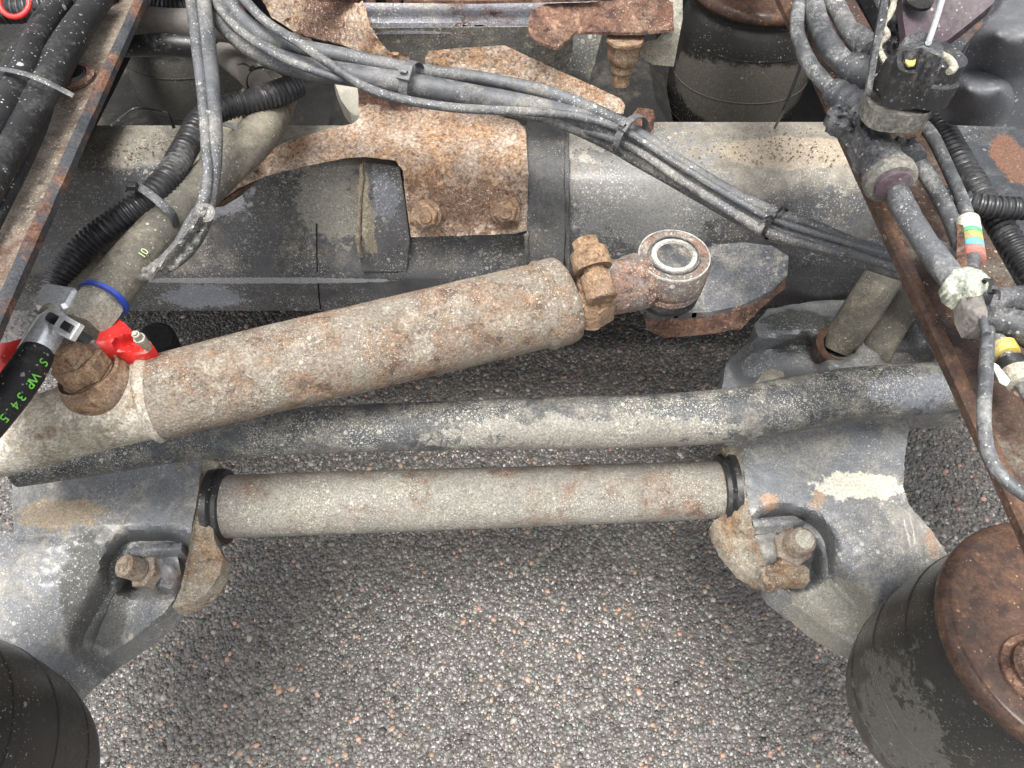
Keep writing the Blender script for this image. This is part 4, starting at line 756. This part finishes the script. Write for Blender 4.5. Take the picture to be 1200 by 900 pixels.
t, a, ax, L_, k = boot(990, 78, 1032, 96, 1.05, 19, 25, 'smooth bell-shaped boot in the middle of the harness', rings=2)
t, a, ax, L_, k = boot(998, 38, 1022, 62, 1.05, 13, 17, 'small dented boot close to the sensor plate', rings=2)
t, a, ax, L_, k = boot(1016, 158, 1044, 212, 1.05, 20, 27, 'large boot with a grey rim under the sensor', rings=3); lathe('rim', a+ax*L_*.86, ax, [(26*k, 0), (28.5*k, .002), (28.5*k, .010), (24*k, .013)], M['sensor'], t, 28); lathe('inner_seal', a+ax*(L_*.86+.006), ax, [(20*k, .002), (20*k, .011), (15*k, .012)], M['purple'], t, 24)
t, a, ax, L_, k = boot(1050, 160, 1072, 190, 1.04, 14, 16, 'small boot beside the large rimmed one', rings=2)
t = relief('junction_block', [(1004, 128), (1050, 140), (1078, 150), (1066, 176), (1040, 176), (1018, 170), (1008, 150)], [(1004, 128, 1.055), (1078, 150, 1.05), (1040, 176, 1.055), (1020, 150, 1.065)], M['boot'], None, 5, .03, rough=.002, wob=1); tag(t, 'lumpy rubber junction below the sensor where the harness cables meet', 'junction')
# striped labels
LB = thing('cable_labels', 'cream, green, yellow, blue and red label bands round the slim cable', 'label', P(1138, 280, 1.045))
s0 = P(1134, 258, 1.045); s1 = P(1141, 304, 1.045); sa = (s1-s0); n_ = [('white_tape', .34), ('green_tape', .12), ('yellow_tape', .18), ('blue_tape', .16), ('red_tape', .20)]; acc = 0
for (mm, fr) in n_:
    lathe('band', s0+sa*acc, sa, [(.0078, 0), (.0088, .0005), (.0088, sa.length*fr-.0005), (.0078, sa.length*fr)], M[mm], LB, 18); acc += fr
t = relief('taped_wrap', [(1108, 328), (1118, 316), (1134, 312), (1150, 316), (1161, 326), (1158, 338), (1148, 348), (1124, 350), (1112, 342)], [(1108, 328, 1.06), (1134, 312, 1.06), (1161, 326, 1.06), (1124, 350, 1.055), (1135, 332, 1.072)], M['cream_tape'], None, 3, .012, rough=.0005, angle=85); tag(t, 'cream printed tape wrapped round the junction beside the rust red rail', 'tape')
t = relief('clear_tape', [(1126, 350), (1152, 346), (1158, 368), (1154, 385), (1136, 384), (1128, 368)], [(1126, 350, 1.06), (1152, 346, 1.065), (1136, 384, 1.05), (1142, 365, 1.065)], M['sleeve'], None, 3, .012, rough=.0005, angle=85); tag(t, 'yellowed tape end hanging under the cream printed wrap', 'tape')
zip_tie('black cable tie with bent tail on the cream taped junction', 1153, 345, 1.062, 17, 10, M['black'], 6, 22)
LC = thing('cable_labels', 'yellow band and white tags on the black lead at the right edge', 'label', P(1185, 425, 1.04)); y0 = P(1173, 404, 1.04); y1 = P(1194, 444, 1.04); ya = y1-y0
lathe('band', y0, ya, [(.0085, 0), (.0094, .0005), (.0094, .0095), (.0085, .010)], M['yellow_tape'], LC, 18); lathe('band', y0+ya*.45, ya, [(.0085, 0), (.0094, .0005), (.0094, .017), (.0085, .018)], M['black'], LC, 18); lathe('band', y0+ya*.72, ya, [(.0085, 0), (.0096, .0005), (.0096, .013), (.0085, .0135)], M['zinc_dull'], LC, 18)
relief('tag', [(1160, 422), (1170, 428), (1184, 446), (1180, 452), (1172, 448)], [(1160, 422, 1.05), (1184, 446, 1.05), (1172, 448, 1.048)], M['white_tape'], LC, 4, .001)
t = relief('rusty_tab', [(1122, 262), (1129, 264), (1134, 308), (1130, 318), (1121, 308)], [(1122, 262, 1.055), (1134, 308, 1.055), (1121, 308, 1.05)], M['rust'], None, 4, .003); tag(t, 'narrow rusty tab standing between the shiny cable and the striped labels', 'tab')

# sensor unit
SN = thing('level_sensor', 'black level sensor with a connector on a tan oval base over the harness', 'sensor', P(1055, 100, 1.08))
oval = []
for k_ in range(28):
    a = 2*math.pi*k_/28; oval.append((1056+41*math.copysign(abs(math.cos(a))**.7, math.cos(a)), 110+26*math.copysign(abs(math.sin(a))**.75, math.sin(a))-math.cos(a)*-3))
relief('base', oval, [(1015, 110, 1.10), (1097, 112, 1.10), (1056, 84, 1.10), (1056, 136, 1.10)], M['sensor'], SN, 4, .016, feats=[(1030, 110, 1082, 112, 16, 22, -.006)])
relief('gasket', [(x, y+6) for x, y in oval], [(1015, 110, 1.082), (1097, 112, 1.082), (1056, 84, 1.082), (1056, 136, 1.082)], M['black'], SN, 5, .004)
relief('lower_case', [(1018, 124), (1050, 134), (1094, 124), (1088, 140), (1074, 152), (1044, 158), (1028, 150)], [(1018, 124, 1.075), (1094, 124, 1.075), (1044, 158, 1.06), (1074, 152, 1.06)], M['cast_tan'], SN, 5, .02)
lathe('motor', P(1070, 108, 1.10), (.12, .1, 1), [(.029, 0), (.029, .018), (.026, .020), (.026, .034), (.02, .037)], M['black'], SN, 30); lathe('knob', P(1038, 110, 1.10), (.25, .25, 1), [(.012, 0), (.0135, .004), (.0135, .024), (.0115, .027), (.006, .0275)], M['hose_black'], SN, 22)
cs = []
for k_ in range(24):
    a = 2*math.pi*k_/24; cs.append((1078+27*math.copysign(abs(math.cos(a))**.6, math.cos(a)), 70+16*math.copysign(abs(math.sin(a))**.7, math.sin(a))))
cn = relief('connector', cs, [(1051, 70, 1.165), (1105, 72, 1.165), (1078, 54, 1.172), (1078, 86, 1.158)], M['black'], SN, 3, .03, feats=[(1068, 71, 1090, 73, 8, 11, -.004)])
relief('yellow_mark', [(1062, 66), (1068, 64), (1074, 67), (1072, 76), (1065, 77), (1061, 72)], [(1062, 66, 1.1665), (1074, 67, 1.1665), (1065, 77, 1.1645)], M['yellow_tape'], cn, 3, .0012)
relief('connector_hood', [(1052, 58), (1060, 44), (1078, 36), (1096, 42), (1106, 56), (1104, 68), (1080, 56), (1056, 60)], [(1052, 58, 1.168), (1078, 36, 1.16), (1106, 56, 1.168), (1080, 56, 1.175)], M['boot'], SN, 4, .02, rough=.0008)
relief('side_plate', [(1036, -14), (1042, -14), (1040, 20), (1030, 60), (1022, 106), (1016, 104), (1022, 60)], [(1036, -14, 1.15), (1040, 20, 1.14), (1016, 104, 1.105), (1030, 60, 1.125)], M['boot'], SN, 4, .006)
tube('chain_lead', [(1050, -10, 1.12, 4), (1044, 14, 1.13, 4), (1034, 28, 1.13, 4), (1040, 42, 1.128, 4), (1030, 52, 1.125, 4), (1034, 68, 1.12, 4), (1042, 80, 1.115, 3)], M['zinc_dull'], SN, 8, .003, lump=.1)
relief('side_case', [(1046, -14), (1062, -14), (1060, 30), (1054, 50), (1048, 84), (1034, 88), (1030, 70), (1040, 40)], [(1046, -14, 1.09), (1062, -14, 1.10), (1048, 84, 1.10), (1030, 70, 1.095)], M['black'], SN, 5, .03, rough=.002)
tube('lever', [(1103, 64, 1.16, 4), (1112, 70, 1.155, 5), (1117, 80, 1.15, 6), (1112, 84, 1.15, 4)], M['zinc_dull'], SN, 10, .003)
t = relief('plum_plate', [(1056, -14), (1172, -14), (1164, 4), (1140, 24), (1112, 46), (1098, 54), (1062, 46), (1058, 20)], [(1056, -14, 1.13), (1172, -14, 1.13), (1112, 46, 1.10), (1062, 46, 1.11)], M['purple'], None, 6, .01); tag(t, 'plum coloured triangular plate behind the sensor connector', 'plate')
lathe('plate_bolt', P(1076, 2, 1.128), (0, -.2, 1), [(.012, 0), (.012, .003), (.006, .006)], M['under'], t, 16)
o = tube('thin_rod', [(1108, -14, 1.16, 3.5), (1098, 20, 1.17, 3.5), (1088, 50, 1.175, 3.5)], M['zinc'], None, 10, .006); tag(o, 'thin bright rod leaning on the sensor connector', 'rod')
t = relief('grey_canister', [(1178, -14), (1172, 6), (1150, 30), (1130, 54), (1127, 72), (1132, 84), (1146, 93), (1170, 92), (1240, 92), (1240, -14)], [(1178, -14, 1.10), (1127, 72, 1.08), (1146, 93, 1.06), (1240, 92, 1.07), (1240, -14, 1.11), (1170, 40, 1.13), (1210, 40, 1.13)], M['tank'], None, 5, .05, angle=80); tag(t, 'smooth grey canister in the upper corner beyond the plum plate', 'canister')
# dirt lying on the axle and weld beads
def crumbs(name, label, spots, z, n, m_, par=None):
    V = []; Fc = []; rg = random.Random(7)
    for _ in range(n):
        x, y = rg.choice(spots); x += rg.gauss(0, 38); y += rg.gauss(0, 9)
        if not (148 < y < 194): continue
        c = P(x, y, z); r_ = rg.uniform(.0008, .0024); b = len(V)
        for q in ((1, 0, 0), (0, 1, 0), (-1, 0, 0), (0, -1, 0), (0, 0, 1), (0, 0, -1)):
            V.append(c+Vector(q)*r_*rg.uniform(.6, 1.3))
        for f in ((0, 1, 4), (1, 2, 4), (2, 3, 4), (3, 0, 4), (1, 0, 5), (2, 1, 5), (3, 2, 5), (0, 3, 5)): Fc.append(tuple(b+i for i in f))
    o = obj(name, V, Fc, m_, par, smooth=False); tag(o, label, kind='stuff'); return o
crumbs('dirt_crumbs', 'tan dirt crumbs lying on the flat top of the axle beam', [(860, 170), (920, 165), (960, 180), (900, 185), (700, 170), (120, 180), (180, 172)], .742, 420, M['cast_tan'])
def bead(pts, rp, m_, par):
    return tube('weld_bead', [(x, y, z, rp) for x, y, z in pts], m_, par, 10, .0035, lump=.16)
bead([(664, 150, .752), (664, 190, .75), (665, 228, .72), (665, 270, .667), (666, 318, .60), (666, 350, .52)], 3, M['axle_band'], AX)
bead([(617, 275, .665), (617, 300, .63), (617, 325, .585)], 3, M['axle_band'], AX)
bead([(424, 192, .752), (422, 230, .712), (420, 280, .644), (423, 300, .61)], 2.6, M['cast_tan'], AX)
bead([(371, 262, .648), (371, 290, .61), (372, 318, .572)], .8, M['under'], AX)
bead([(373, 332, .546), (374, 348, .51), (376, 362, .478)], .9, M['under'], AX)
# thin wires in front of the rear air springs
o = tube('thin_wire', [(940, 72, .93, 1.6), (928, 105, .90, 1.8), (918, 128, .88, 1.6), (908, 150, .80, 1.6)], M['black'], None, 6, .006); tag(o, 'thin black wire hanging in front of the stained air spring', 'wire', 'thin black wires')
o = tube('thin_wire', [(130, 148, .80, 1.6), (148, 134, .81, 1.8), (163, 127, .82, 1.8), (190, 131, .80, .9), (196, 133, .80, 1.8), (204, 150, .78, 2)], M['black'], None, 6, .004); tag(o, 'thin bent black wire standing above the axle between rail and conduit', 'wire', 'thin black wires')
